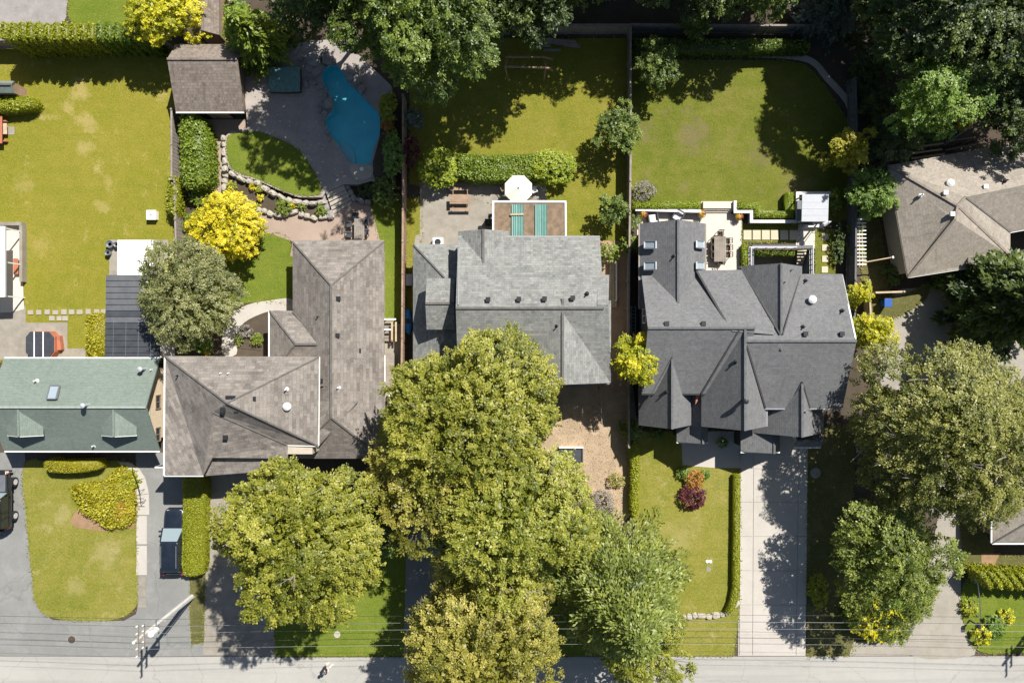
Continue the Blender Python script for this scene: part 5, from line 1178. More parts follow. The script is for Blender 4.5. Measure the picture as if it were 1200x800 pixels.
# deck and log rails behind the tan house
t = empty('deck', W(1055,190), 'narrow tan wooden deck with bench rails behind the tan house', 'deck')
for k in range(10):
    x0 = 1034+k*2.9; B().prism(W2([(x0,178-k*.45),(x0+2.7,177.6-k*.45),(x0+2.9,190-k*.5),(x0+.2,190.4-k*.5)],.5), .4,.5).build('plank', M['wood_tan'], t)
for (x0,y0),(x1,y1) in (((1068,173.5),(1106,168)),((1068,180),(1104,175)),((1068,186),(1107,180.5))): B().bar(W(x0,y0,.9),W(x1,y1,.9),.14,.1).build('rail', M['wood_tan'], t)
for x,y in ((1069,180),(1086,177),(1103,174)): q = W(x,y,.9); B().bar((q.x,q.y,0),(q.x,q.y,.9),.1).build('post', M['wood_dark'], t)
t = empty('rail_fence', W(1125,168), 'dark rail fence with thin pole behind the tan house roof', 'fence')
for (x0,y0),(x1,y1) in (((1108,166),(1142,161)),((1108,176),(1145,169))): B().bar(W(x0,y0,1.0),W(x1,y1,1.0),.09,.09).build('rail', M['wood_grey'], t)
for x,y in ((1110,171),(1126,168),(1142,165)): q = W(x,y,1.0); B().bar((q.x,q.y,0),(q.x,q.y,1.05),.1).build('post', M['wood_dark'], t)
B().cyl(W(1107,170,.5),W(1135,150,2.5),.04).build('brace_pole', M['metal_light'], t)
t = empty('gate', W(1031,186), 'dark wooden gate braced between the yellow shrub and the deck', 'gate')
for p,q in (((1029,181),(1033,196)),((1035,180.5),(1038,194)),((1028,191),(1040,185)),((1029,197),(1036,190))): B().bar(W(*p,1.1),W(*q,1.1),.1,.1).build('bar', M['wood_dark'], t)
for x,y in ((1031,189),(1037,187)): q = W(x,y,1.0); B().bar((q.x,q.y,0),(q.x,q.y,1.05),.1).build('post', M['wood_dark'], t)
# side deck of the brown house
t = empty('side_deck', W(456,395), 'small wooden side deck with white rails beside the brown house', 'deck')
b = B(); 
for (x0,y0,x1,y1) in ((449,374,464,374),(449,386,458,386)): B().bar(W(x0,y0,1.0),W(x1,y1,1.0),.14,.1).build('rail', M['white_trim'], t)
for (x0,y0,x1,y1) in ((459.5,377,459.5,400),(464,377,464,400)): B().bar(W(x0,y0,.95),W(x1,y1,.95),.14,.1).build('rail', M['wood_tan'], t)
for k in range(6): B().prism(W2([(449,376+k*4),(462,376+k*4),(462,379.6+k*4),(449,379.6+k*4)],.35),.28,.35).build('plank', M['wood_grey'], t)
for x,y in ((451,374),(463,374),(459.5,399),(451,386)): q = W(x,y,.9); B().bar((q.x,q.y,0),(q.x,q.y,1.0),.09).build('post', M['wood_tan'], t)
t = empty('side_landing', W(455,435), 'grey landing with white rail where the brown house meets the maple', 'landing')
a, c = W(449,414,.5), W(462,455,.5)
for k in range(8): y = a.y+(c.y-a.y)*k/8; B().box(a.x,y+(c.y-a.y)/8+.01,.4,c.x,y,.5).build('plank', M['wood_grey'], t)
B().bar(W(451,416,1.2),W(451,447,1.2),.1).build('rail', M['white_trim'], t); B().bar(W(449,477,1.0),W(457,477,1.0),.14).build('rail', M['white_trim'], t); B().bar(W(457,458,1.0),W(457,477,1.0),.12).build('rail', M['white_trim'], t)
# side steps of the grey house, small shed roof in its front yard
t = empty('side_walk', W(716,330), 'narrow plank walk along the right wall of the grey house', 'boardwalk')
for x0 in (714.5,717.5,720.5): B().prism(W2([(x0,305),(x0+2.5,305),(x0+2.2,360),(x0-.3,360)],.3),.2,.3).build('plank', M['wood_tan'], t)
B().bar(W(722.5,308,.9),W(722.5,352,.9),.08).build('rail', M['white_trim'], t)
for y in (308,330,352): q = W(722.5,y,.9); B().bar((q.x,q.y,0),(q.x,q.y,.9),.08).build('post', M['white_trim'], t)
t = empty('cold_frame', W(670,530), 'white edged box frame beside the maple in the dry front yard', 'frame')
a, c = W(655,524,.7), W(684,542,.7)
B().box(a.x,a.y-.08,.0,c.x,a.y,.7).build('side', M['white_trim'], t); B().box(c.x-.08,c.y,.0,c.x,a.y-.09,.68).build('side', M['wood_grey'], t); B().box(a.x+.01,c.y,.0,c.x-.09,a.y-.09,.5).build('bed', M['spa_cover'], t)
t = empty('front_gate', W(705,470), 'thin timber gate panel standing open in the dry front yard', 'gate')
B().bar(W(703,448,1.6),W(705.5,497,1.2),.07,.1).build('rail', M['wood_grey'], t)
for y in (455,475,494): q = W(704,y,1.2); B().bar((q.x,q.y,0),(q.x,q.y,1.25),.08).build('post', M['wood_grey'], t)
# handrail on the curved path
t = empty('handrail', W(160,570), 'black handrail following the curved path to the green roofed house', 'handrail')
hp = [W(x,y,.9) for x,y in ((154.5,541),(155.5,553),(160,563),(163.5,575),(165,588))]; b = B(); b.tube(hp,.03,6); b.build('rail', M['metal_dark'], t)
for p in hp: B().cyl((p.x,p.y,0.05),p,.02,n=6).build('post', M['metal_dark'], t)
for y in (584,588.5): B().bar(W(157,y,.9),W(169,y,.9),.04).build('rail', M['metal_dark'], t)
# tall metal railing by the lower right hedge
t = empty('garden_arch', W(1147,690), 'dark metal hoop rail standing beside the leaning cedar hedge', 'rail')
b = B(); b.tube([W(1149.5,722,.3),W(1148,700,.9),W(1146,682,1.2),W(1142,677,1.2),W(1138,680,1.2)],.04,6); b.tube([W(1140,700,.6),W(1141,718,.4),W(1148,722,.3)],.025,5); b.build('hoop', M['metal_grey'], t)
for x,y in ((1149.5,722),(1138,680)): q = W(x,y,.3); B().cyl((q.x,q.y,0),(q.x,q.y,.9 if y<700 else .3),.03).build('foot', M['metal_grey'], t)
t = empty('mailbox_post', W(1137,727), 'dark mailbox post at the edge of the lower lane', 'post'); p = W(1136,726,0); B().bar((p.x,p.y,0),(p.x,p.y,1.1),.1).build('post', M['wood_dark'], t); B().obox((p.x,p.y,1.2),.25,.45,.25).build('box', M['metal_dark'], t, bevel=.04)
t = empty('garden_light', W(955,553), 'round pale stone disc on the shaded lawn right of the driveway', 'disc'); p = W(955.5,554,.1); B().lathe((p.x,p.y,.04),[(.42,0),(.44,.05),(.36,.09),(.1,.11)],20).build('disc', M['stone_grey'], t)
t = empty('cleanout_lid', W(830,658), 'white round lid set in the front lawn of the slate house', 'lid'); p = W(830.5,657.5,.06)
for dx in (-.13,.13): B().lathe((p.x+dx,p.y,.04),[(.14,0),(.14,.06),(.1,.08)],12).build('lid', M['white_paint'], t)
B().lathe((p.x,p.y-.65,.035),[(.2,0),(.2,.02)],12).build('patch', M['stone_grey'], t)
t = empty('manhole_cover', W(84,749), 'round brown manhole cover in the road near the left driveway', 'manhole'); p = W(84,749,.03); B().lathe((p.x,p.y,.012),[(.31,0),(.31,.03),(.27,.034),(.1,.03)],24).build('cover', M['wood_dark'], t); B().lathe((p.x,p.y,.01),[(.36,0),(.36,.02)],24).build('ring', M['stone_grey'], t)
t = empty('manhole_cover', W(395,743), 'small round concrete lid in the green roadside grass', 'lid'); p = W(395,743,.06); B().lathe((p.x,p.y,.03),[(.28,0),(.28,.05),(.22,.06)],18).build('cover', M['stone'], t)

# ---------------------------------------------------------------- utility poles and wires
def upole(px, py, label, full=True):
    p = W(px,py,0); t = empty('utility_pole', p, label, 'utility pole'); x, y = p.x, p.y
    B().cyl((x,y,0),(x,y,9.3),.17,.11,12).build('shaft', M['bark_pale' if not full else 'wood_pale'], t)
    for z,L in ((8.95,1.15),(8.1,.85)):
        B().bar((x+.14,y-L,z),(x+.14,y+L,z),.11,.13).build('crossarm', M['wood_grey'], t)
        for k in (-1,-.5,.5,1): B().lathe((x+.14,y+L*k*.93,z+.06),[(.03,0),(.06,.05),(.06,.14),(.03,.2)],8).build('insulator', M['white_paint'], t)
    B().lathe((x+.38,y-.1,6.75),[(.2,0),(.24,.05),(.24,.85),(.2,.92),(.05,.98)],16).build('transformer', M['white_paint'], t)
    b = B(); b.bar((x,y-.1,7.0),(x+.38,y-.1,7.0),.08); b.bar((x,y-.1,7.5),(x+.38,y-.1,7.5),.08); b.build('bracket', M['metal_grey'], t)
    B().cyl((x+.24,y-.05,0),(x+.24,y-.05,5.2),.05,n=8).build('conduit', M['metal_light'], t)
    for k,(dx,dy,z) in enumerate(((.1,-.75,5.9),(.12,.5,6.35))): B().bar((x+dx,y,z),(x+dx+.02,y+dy,z),.08).build('bracket', M['metal_grey'], t)
    return p
plain('wood_pale', (.62,.6,.56), .8, .1)
pA = upole(225,698,'pale utility pole with white transformer leaning over the left driveway'); pB = upole(1238,697,'pale utility pole standing beyond the right edge of the lane')
wires = [(6.35,.5,'wire_dark'),(6.3,-.05,'wire_light'),(8.3,.75,'wire_dark'),(9.1,.55,'wire_light'),(9.1,-.1,'wire_dark'),(9.12,-.55,'wire_light')]
for k,(z,dy,mt) in enumerate(wires):
    b = B(); xs_ = [-120, pA.x, pB.x, 130]
    for i in range(3):
        pts = []
        for j in range(13):
            u = j/12; sag = .9*4*u*(1-u)*((xs_[i+1]-xs_[i])/72)**2; pts.append((xs_[i]+(xs_[i+1]-xs_[i])*u, pA.y+dy, z-sag))
        b.tube(pts, .012 if mt == 'wire_dark' else .009, 5)
    tag(b.build('power_line', M[mt]), ['upper dark telephone wire over the road shoulder','upper pale telephone wire over the road shoulder','dark power line nearest the houses above the pole arm','pale power line above the pole arm','dark power line along the pole top','pale power line on the road side of the pole'][k], 'power line', 'overhead wires')

# ---------------------------------------------------------------- vehicles
def car(px, py, rz, label, Lc, Wc, Hc, paintm, jeep=False):
    """nose along local +y; lofted body, cabin, glass, wheels, lamps"""
    p = W(px,py,.9); t = empty('jeep' if jeep else 'suv', (0,0,0), label, 'car'); w = Wc/2; l = Lc/2
    hb = Hc*.56
    def loft(secs, n=14, pw=4):
        b = B()
        for (y, hw, z0, z1) in secs:
            for i in range(n):
                a = 2*math.pi*i/n+math.pi/n; cx, cz = math.cos(a), math.sin(a); f = lambda v: math.copysign(abs(v)**(2/pw), v)
                b.v.append((hw*f(cx), y, (z0+z1)/2+(z1-z0)/2*f(cz)))
        for k in range(len(secs)-1): b.f += [(k*n+i,k*n+(i+1) % n,(k+1)*n+(i+1) % n,(k+1)*n+i) for i in range(n)]
        b.f += [tuple(reversed(range(n))), tuple(range((len(secs)-1)*n, len(secs)*n))]; b.f = [tuple(reversed(f)) for f in b.f]
        return b
    if jeep: secs = [(-l,w*.86,.5,hb),(-l+.1,w*.92,.42,hb+.02),(l*.25,w*.92,.4,hb+.02),(l*.45,w*.8,.42,hb),(l-.12,w*.72,.45,hb-.03),(l,w*.68,.5,hb-.06)]
    else: secs = [(-l,w*.84,.45,hb-.06),(-l+.12,w*.96,.36,hb),(-l*.5,w,.32,hb+.03),(l*.1,w,.32,hb+.03),(l*.45,w*.98,.32,hb),(l*.75,w*.95,.34,hb-.06),(l-.22,w*.88,.38,hb-.14),(l-.04,w*.72,.42,hb-.24),(l,w*.62,.48,hb-.3)]
    loft(secs).build('body', M[paintm], t, smooth=True)
    yf, yr = (l*.28, -l+.12) if jeep else (l*.42, -l+.2)
    rw = w*.78 if not jeep else w*.86; yt = yf-(.35 if jeep else .95); yb = yr+(.1 if jeep else .3)
    lo = [(-w*.93,yr,hb),(w*.93,yr,hb),(w*.93,yf,hb),(-w*.93,yf,hb)]; hi = [(-rw,yb,Hc-.04),(rw,yb,Hc-.04),(rw*.97,yt,Hc-.05),(-rw*.97,yt,Hc-.05)]
    b = B(); b.add(lo+hi, [(0,1,5,4),(1,2,6,5),(2,3,7,6),(3,0,4,7),(4,5,6,7)]); b.build('window_glass', M['car_glass'], t)
    # pillars and roof skin
    b = B()
    for i in range(4): b.bar(lo[i], hi[i], .1)
    mid0 = [((lo[1][0]),(yf+yr)/2-.1,hb), ((hi[1][0]),(yf+yr)/2-.1,Hc-.05)]
    for s in (-1,1): b.bar((s*mid0[0][0],mid0[0][1],mid0[0][2]),(s*mid0[1][0],mid0[1][1],mid0[1][2]),.1); b.bar((s*mid0[0][0],yr+.9,hb),(s*mid0[1][0],yb+.65,Hc-.05),.09)
    b.build('pillar', M[paintm], t)
    loft([(yb-.06,rw*.9,Hc-.1,Hc-.02),(yb+.1,rw*1.02,Hc-.1,Hc+.02),(0,rw*1.03,Hc-.1,Hc+.03),(yt-.1,rw*1.0,Hc-.1,Hc+.01),(yt+.03,rw*.92,Hc-.1,Hc-.03)]).build('roof', M[paintm], t, smooth=True)
    g = B(); q = [Vector(v) for v in (lo[3],lo[2],hi[2],hi[3])]; n = (q[1]-q[0]).cross(q[3]-q[0]).normalized(); n = n if n.z > 0 else -n; c = sum(q,Vector())/4; g.add([v.lerp(c,.07)+n*.03 for v in q],[(0,1,2,3)]); g.build('windshield', M['wind_glass'], t)
    for s in (-1,1): 
        B().bar((s*rw*.85,yb+.3,Hc+.06),(s*rw*.85,yt-.3,Hc+.06),.05,.04).build('roof_rail', M['metal_grey'], t) if not jeep else None
        b = B(); b.obox((s*(w+.12),yf-.25,hb+.08),.22,.12,.16); b.build('mirror', M[paintm], t, bevel=.03)
        b = B(); b.obox((s*w*(.52 if not jeep else .62),l-.2 if not jeep else l+.01,hb-.25),w*.3,.16,.12); b.build('headlight', M['chrome'], t, bevel=.03)
        b = B(); b.obox((s*w*.82,-l+.02,hb-.08),.16,.1,.36); b.build('taillight', M['red_plastic'], t, bevel=.02)
        for y in (l*.62,-l*.6):
            r = .4 if jeep else .37; x0 = s*(w-.24); x1 = s*(w+(.08 if jeep else .0)); wh = B(); wh.cyl((x0,y,r),(x1,y,r),r,n=22); tw = wh.build('wheel', M['rubber'], t, bevel=.03)
            B().cyl((x1,y,r),(x1+s*.015,y,r),r*.6,n=16).build('rim', M['chrome'], tw)
            if jeep: b = B(); b.obox((s*(w*.96),y,r*2+.1),.3,1.0,.07); b.build('fender', M['black_plastic'], t, bevel=.04)
    B().obox((0,-l-.03,.55),w*1.7,.14,.2).build('bumper', M['black_plastic' if jeep else paintm], t, bevel=.04); B().obox((0,l+(.06 if jeep else -.06),.55),w*(1.7 if jeep else 1.3),.16,.2).build('bumper', M['black_plastic' if jeep else paintm], t, bevel=.04)
    B().obox((0,-l-.02,hb-.25),.5,.03,.14).build('licence_plate', M['white_paint'], t)
    if jeep: B().cyl((0.05,-l-.3,1.0),(.05,-l-.05,1.0),.38,n=20).build('spare_wheel', M['rubber'], t); B().obox((0,l*.62,hb+.02),w*1.35,l*.6,.05).build('hood', M['metal_grey'], t, bevel=.02); B().obox((w*.8,l-.05,hb+.0),.12,.1,.1).build('marker_light', M['orange_plastic'], t)
    t.location = (p.x,p.y,.03); t.rotation_euler.z = rz; return t
car(204,634,0,'dark blue suv parked nose in beside the clipped yellow green hedge',5.4,1.86,1.8,'paint_navy')
car(-1,586,0,'black off road vehicle with grey hood parked at the left edge',4.6,1.9,1.85,'paint_black',jeep=True)

# ---------------------------------------------------------------- person on the road
def skinmesh(name, verts, edges, rad, mat, parent, sub=1):
    me = bpy.data.meshes.new(name); me.from_pydata(verts, edges, []); o = bpy.data.objects.new(name, me); COL.objects.link(o); o.parent = parent
    md = o.modifiers.new('skin','SKIN'); 
    for i, r in enumerate(rad): me.skin_vertices[0].data[i].radius = (r, r) if not hasattr(r,'__len__') else r
    me.skin_vertices[0].data[0].use_root = True
    s = o.modifiers.new('sub','SUBSURF'); s.levels = sub; s.render_levels = sub
    me.materials.append(M[mat]); return o
def add_skin_layer(me):
    bm = bmesh.new(); bm.from_mesh(me); bm.verts.layers.skin.verify(); bm.to_mesh(me); bm.free()
_old = skinmesh
def skinmesh(name, verts, edges, rad, mat, parent, sub=1):
    me = bpy.data.meshes.new(name); me.from_pydata(verts, edges, [])
    bm = bmesh.new(); bm.from_mesh(me); ly = bm.verts.layers.skin.verify(); bm.verts.ensure_lookup_table()
    for i, r in enumerate(rad): bm.verts[i][ly].radius = (r,r) if not hasattr(r,'__len__') else r; bm.verts[i][ly].use_root = (i == 0)
    bm.to_mesh(me); bm.free(); me.materials.append(M[mat])
    o = bpy.data.objects.new(name, me); COL.objects.link(o); o.parent = parent
    o.modifiers.new('skin','SKIN').use_smooth_shade = True; s = o.modifiers.new('sub','SUBSURF'); s.levels = sub; s.render_levels = sub
    return o
pp = W(386,777.5,0); t = empty('person', (pp.x,pp.y,.02), 'person in dark jacket and pale trousers walking on the road', 'person', rz=1.9)
V = [(0,0,.95),(0,0,1.12),(0,.01,1.38),(0,.02,1.5),(0,.04,1.6),(0,.05,1.7),(.1,.02,.92),(.11,.14,.5),(.11,.06,.1),(.11,.2,.05),(-.1,0,.92),(-.11,-.04,.5),(-.11,-.26,.12),(-.11,-.14,.05),(.19,.0,1.4),(.25,-.1,1.13),(.24,.02,.9),(.24,.06,.82),(-.19,0,1.4),(-.25,.1,1.13),(-.23,.24,.93),(-.23,.3,.87)]
Ed = [(0,1),(1,2),(2,3),(3,4),(4,5),(0,6),(6,7),(7,8),(8,9),(0,10),(10,11),(11,12),(12,13),(2,14),(14,15),(15,16),(16,17),(2,18),(18,19),(19,20),(20,21)]
Rr = [.13,.12,.14,.055,.095,.08,.09,.06,.045,.035,.09,.06,.045,.035,.06,.045,.035,.03,.06,.045,.035,.03]
bd = skinmesh('body', V, Ed, Rr, 'skin', t, 2)
skinmesh('trousers', [(0,0,.93),(.1,.02,.9),(.11,.14,.5),(.11,.07,.13),(-.1,0,.9),(-.11,-.04,.5),(-.11,-.25,.15)], [(0,1),(1,2),(2,3),(0,4),(4,5),(5,6)], [.15,.11,.085,.075,.11,.085,.075], 'cloth_pale', t, 2)
skinmesh('jacket', [(0,0,1.0),(0,0,1.15),(0,.01,1.4),(.19,0,1.4),(.25,-.1,1.13),(.24,.01,.93),(-.19,0,1.4),(-.25,.1,1.13),(-.23,.22,.96)], [(0,1),(1,2),(2,3),(3,4),(4,5),(2,6),(6,7),(7,8)], [.17,.16,.165,.09,.07,.055,.09,.07,.055], 'cloth_dark', t, 2)
for x,y in ((.11,.13),(-.11,-.2)):
    b = B(); b.obox((0,0,0),.1,.28,.09); o = b.build('shoe', M['white_paint'], None, origin=(0,0,0), bevel=.03); o.parent = t; o.location = (x,y,.05 if y>0 else .09)
b = B(); b.lathe((0,0,0),[(.125,-.06),(.135,.02),(.125,.09),(.08,.14),(.02,.155)],12); o = b.build('hair', M['hair_grey'], None, origin=(0,0,0), smooth=True); o.parent = t; o.location = (0,.035,1.66)
for k,(x,y,z,l_) in enumerate(((.24,.08,.8,1),(-.23,.32,.85,1))):
    for f in range(4): 
        b = B(); b.tube([(x-.025+.017*f,y,z),(x-.025+.017*f,y+.02,z-.045),(x-.025+.017*f,y+.015,z-.08)],[.01,.009,.007],5); o = b.build('finger', M['skin'], None, origin=(0,0,0)); o.parent = t
    b = B(); sg = -1 if x > 0 else 1; b.tube([(x+sg*.03,y-.005,z+.01),(x+sg*.05,y+.02,z-.03)],[.011,.009],5); o = b.build('thumb', M['skin'], None, origin=(0,0,0)); o.parent = t
# ---------------------------------------------------------------- trees
broadleaf(556,484,110,15,'leaf_maple','tall yellow green maple whose crown reaches the grey house roof',dead=10,seed=11,squash=(1,.76),lobes=26,leaf=.27)
broadleaf(512,556,80,12.5,'leaf_olive','olive green tree on the left of the central front grove',seed=12,lobes=20,leaf=.25,tj=.18)
broadleaf(598,604,94,14.5,'leaf_lime','broad lime green tree in the middle of the central front grove',dead=10,seed=13,squash=(.95,1),lobes=26,leaf=.27)
broadleaf(563,748,94,13.5,'leaf_gold_olive' if False else 'leaf_olive','olive yellow tree overhanging the road at the bottom centre',seed=14,lobes=24,leaf=.25,dead=14,tj=.2)
conifer(750,752,98,13.5,'leaf_bluegreen','blue green fir with radiating boughs at the lower end of the grove',seed=15,n=280,leaf=.25,droop=.3,taper=.62,width=.62,dens=1.15)
broadleaf(748,752,60,8.0,'leaf_lime','small light green tree below the fir beside the road',seed=16,lobes=14,leaf=.24)
broadleaf(354,626,94,17,'leaf_maple','rounded yellow green maple in front of the brown house',z0=4.5,fill=.3,dead=8,seed=17,lobes=28,leaf=.26,squash=(1,1))
broadleaf(452,620,30,5.5,'leaf_green','small dark green tree between the maple and the grove',seed=18,lobes=9,leaf=.22)
broadleaf(1114,512,116,13.0,'leaf_oak','huge olive tree with bare twigs right of the slate house',seed=19,squash=(1,.8),lobes=30,leaf=.24,dead=46,tj=.2)
broadleaf(1040,652,70,9.5,'leaf_lane','grey green tree leaning over the lower gravel lane',seed=20,squash=(.95,1),lobes=20,leaf=.25,tj=.2)
conifer(1195,348,72,11.5,'leaf_deep','dark spruce beside the tan house at the right edge',bpx=(1143,356),seed=21,n=210,leaf=.4,droop=.2,taper=.7,width=.5,tj=.2)
broadleaf(496,14,99,17,'leaf_green','tall green tree towering over the pool at the back',seed=22,squash=(.98,.95),lobes=28,leaf=.28,tj=.2)
conifer(305,42,46,7.0,'leaf_hedge','yellow green feathery conifer behind the pool shed',bpx=(310,60),seed=23,n=110,leaf=.36,droop=.45)
broadleaf(350,-8,46,8.5,'leaf_deep','dark leafy tree behind the pool boulders',seed=24,lobes=14,leaf=.25)
broadleaf(1135,8,108,13,'leaf_deep','great dark broadleaf tree filling the top right corner',seed=25,squash=(1,.9),lobes=30,leaf=.28,tj=.22)
broadleaf(1092,116,48,11.0,'leaf_bright','bright green tree in front of the dark corner tree',z0=4,seed=26,lobes=16,leaf=.24)
broadleaf(1195,105,70,9.0,'leaf_deep','shadowy tree at the right edge behind the tan house',seed=27,lobes=16,leaf=.26)
conifer(958,8,50,9.0,'leaf_bluespruce','grey blue spruce at the top edge above the curved path',bpx=(962,16),seed=28,n=150,leaf=.34,droop=.35)
broadleaf(618,-12,62,13.0,'leaf_deep','dark tree at the top edge behind the shaded middle lawn',seed=29,lobes=16,leaf=.27)
broadleaf(705,-62,66,11,'leaf_green','tree beyond the top edge shading the middle lawn',seed=30,lobes=16,leaf=.27)
broadleaf(810,-62,72,11.5,'leaf_deep','tree beyond the top edge shading the left of the back lawn',seed=31,lobes=16,leaf=.27)
broadleaf(895,-40,66,9.5,'leaf_green','tree beyond the top edge beside the grey blue spruce',seed=32,lobes=16,leaf=.27)
broadleaf(1045,-8,46,12,'leaf_deep','tall dark tree between the spruce and the corner tree',seed=33,lobes=14,leaf=.27)
broadleaf(655,-130,80,13,'leaf_deep','unseen tall tree added well beyond the top edge for shading the middle lawn fence',seed=131,lobes=18,leaf=.55,dens=.35)  # this and the next two: unseen trees added to deepen back fence shade
broadleaf(775,-135,84,13,'leaf_deep','unseen tall tree added for shade well beyond the top edge above the corner of the fences',seed=132,lobes=18,leaf=.55,dens=.35)
broadleaf(900,-125,84,11,'leaf_deep','unseen tall tree put well beyond the top edge for shading the back lawn',seed=133,lobes=18,leaf=.55,dens=.35)
broadleaf(560,-95,76,16,'leaf_deep','tall tree beyond the top edge behind the pool tree',seed=134,lobes=18,leaf=.55,dens=.35)
broadleaf(392,-42,66,17,'leaf_deep','tall dark tree at the top edge shading the pool terrace',seed=135,lobes=18,leaf=.3,z0=5)
broadleaf(770,76,27,4.8,'leaf_green','small round green tree at the corner of the shaded fences',seed=34,lobes=9,leaf=.2,z0=1,rc=.36)
broadleaf(814,27,19,4.5,'leaf_green','small bright tree behind the back fence and hedge',seed=35,lobes=7,leaf=.2,z0=1,rc=.34)
broadleaf(724,153,28,4.5,'leaf_green','bushy light green tree growing across the long fence',seed=36,lobes=10,leaf=.19,z0=.8,rc=.34,tj=.2)
broadleaf(718,245,20,3.4,'leaf_green','small bushy tree beside the fence near the mossy patio cover',seed=37,lobes=8,leaf=.17,z0=.5,rc=.28)
broadleaf(222,342,62,7.0,'leaf_greyolive','grey olive tree with pale leaves beside the black carport roof',seed=38,lobes=20,leaf=.22,tj=.18,squash=(1,.95))
broadleaf(268,267,43,4.6,'leaf_yellow','brilliant yellow tree in the pool garden',seed=39,lobes=16,leaf=.2,z0=.8,rc=.36,fill=.25)
broadleaf(190,14,40,6.0,'leaf_yelgreen','yellow conifer like tree above the cedar hedge',seed=40,lobes=14,leaf=.22,rc=.36,z0=.8)
broadleaf(745,421,30,7.2,'leaf_yelgreen','yellow green tree squeezed between the grey and slate houses',seed=41,lobes=11,leaf=.22,z0=4,rc=.34)
broadleaf(1021,226,31,4.2,'leaf_bright','fresh green tree at the corner of the tan house',seed=42,lobes=10,leaf=.2,z0=.8,rc=.34)
broadleaf(1004,345,16,5.0,'leaf_yelgreen','smaller yellow shrub tree beside the slate house right gable',seed=43,lobes=7,leaf=.18,z0=.4,rc=.28)
broadleaf(1019,390,25,5.4,'leaf_yelgreen','larger yellow shrub tree beside the gravel lane',seed=44,lobes=9,leaf=.19,z0=.4,rc=.3)
broadleaf(994,176,27,5.0,'leaf_gold','golden shrub tree at the end of the curved path',seed=45,lobes=9,leaf=.18,z0=.4,rc=.3)
broadleaf(1045,160,38,5.0,'leaf_deep','dark bush under the corner tree beside the deck',seed=46,lobes=10,leaf=.2,z0=.5)
broadleaf(955,640,30,6.0,'leaf_deep','dark slim tree on the shaded strip right of the driveway',seed=47,lobes=8,leaf=.22) if False else None
# ---------------------------------------------------------------- hedges
t = empty('cedar_hedge', W(90,38), 'row of clipped yellow green cedars behind the left back fence', 'hedge')
for k in range(17):
    x = 3+k*10.2; R = rng.uniform(-.7,.7)
    hedge(smooth_px([(x-3.6,27+R),(x,24+R),(x+3.8,27+R),(x+4.8,36+R),(x+4,44+R),(x,47+R),(x-4,43+R),(x-4.6,35+R)],2), 3.7+rng.uniform(-.25,.25), 'leaf_chart' if k < 11 else 'leaf_hedge', None, name='cedar', parent=t, leaf=.15, dens=120, fuzz=.09, seed=60+k, round_=.16)
t = empty('cedar_hedge', W(1175,680), 'row of leaning yellow green cedars beside the lower lane', 'hedge')
for k in range(8):
    x, y = 1146+k*11.5, 671+k*.5
    p = W(x+6,y+10,1.2)
    hedge(smooth_px([(x,y),(x+6,y-1.5),(x+11,y+2),(x+20,y+14),(x+18,y+20),(x+12,y+17)],2), 2.4, 'leaf_chart', None, name='cedar', parent=t, leaf=.15, dens=130, fuzz=.09, seed=90+k, round_=.16)
hedge(smooth_px([(210,137),(220,133),(232,135),(240,146),(244,175),(245,205),(240,217),(224,221),(212,214),(210,180)],2), 2.0, 'leaf_hedge', 'thick green clipped hedge between the fence and the garden path', leaf=.2, dens=130, fuzz=.1, lump=.1, seed=2)
hedge(smooth_px([(196,210),(208,207),(209,250),(198,252),(194,235)],2), 1.3, 'leaf_chart', 'yellow green bush row on the lawn side of the fence', leaf=.16, dens=120, fuzz=.1, lump=.12, seed=3)
hedge(smooth_px([(-20,113),(20,112),(36,113),(41,119),(38,126),(20,129),(-20,130)],2), 1.2, 'leaf_chart', 'long rounded hedge below the tiny playhouse', leaf=.14, seed=4)
hedge(smooth_px([(101,370),(121,369),(122,418),(101,418),(99,400),(99,380)],2), 1.6, 'leaf_gold', 'yellow hedge block between the hot tub pad and the carport', leaf=.15, seed=5)
hedge(smooth_px([(50,543),(54,539),(62,538),(70,540),(108,539),(115,541),(117,546),(114,550),(90,554),(62,554),(52,550)],3), 1.35, 'leaf_gold', 'smooth bean shaped golden hedge in front of the green roofed house', leaf=.075, dens=480, fuzz=.025, lump=.03, seed=6)
hedge(smooth_px([(214,556),(238,556),(238.5,600),(238,665),(233,674),(222,676),(213,672),(212,640),(214,590)],2), 1.35, 'leaf_chart', 'long clipped yellow green hedge beside the parked suv', leaf=.085, dens=420, fuzz=.03, lump=.05, seed=7)
hedge([(536,180),(575,181),(628,180),(634,207),(600,212),(555,212),(534,206)], 1.5, 'leaf_hedge', 'straight green hedge between the two round bushes of the middle lot', leaf=.16, dens=150, fuzz=.08, lump=.08, seed=8)
shrub(513.5,197.5,24,2.2,'leaf_box','round yellow green bush at the left end of the middle hedge',leaf=.16,seed=3,lobes=12,rc=.24,m=16); shrub(647.5,196.5,27,2.2,'leaf_box','round yellow green bush at the right end of the middle hedge beside the umbrella',squash=(1,.78),leaf=.16,seed=4,lobes=12,rc=.24,m=16)
hedge([(742,44),(800,45),(870,45),(950,47),(950,57),(870,59),(800,59),(745,58)], 1.6, 'leaf_green', 'long dark green hedge in the shade behind the curved path', leaf=.17, dens=110, fuzz=.08, lump=.08, seed=9)
hedge([(742,235.5),(821,235.5),(821,244.5),(742,244.5)], .95, 'leaf_box', 'clipped low hedge left of the patio steps', leaf=.09, dens=300, fuzz=.02, lump=.015, seed=10)
hedge([(864,237),(892,237),(892,247.5),(923,247.5),(923,225),(931,225),(931,255),(884.5,255),(884.5,245.5),(864,245.5)], .95, 'leaf_box', 'clipped zigzag low hedge right of the patio steps', leaf=.09, dens=300, fuzz=.02, lump=.015, seed=11)
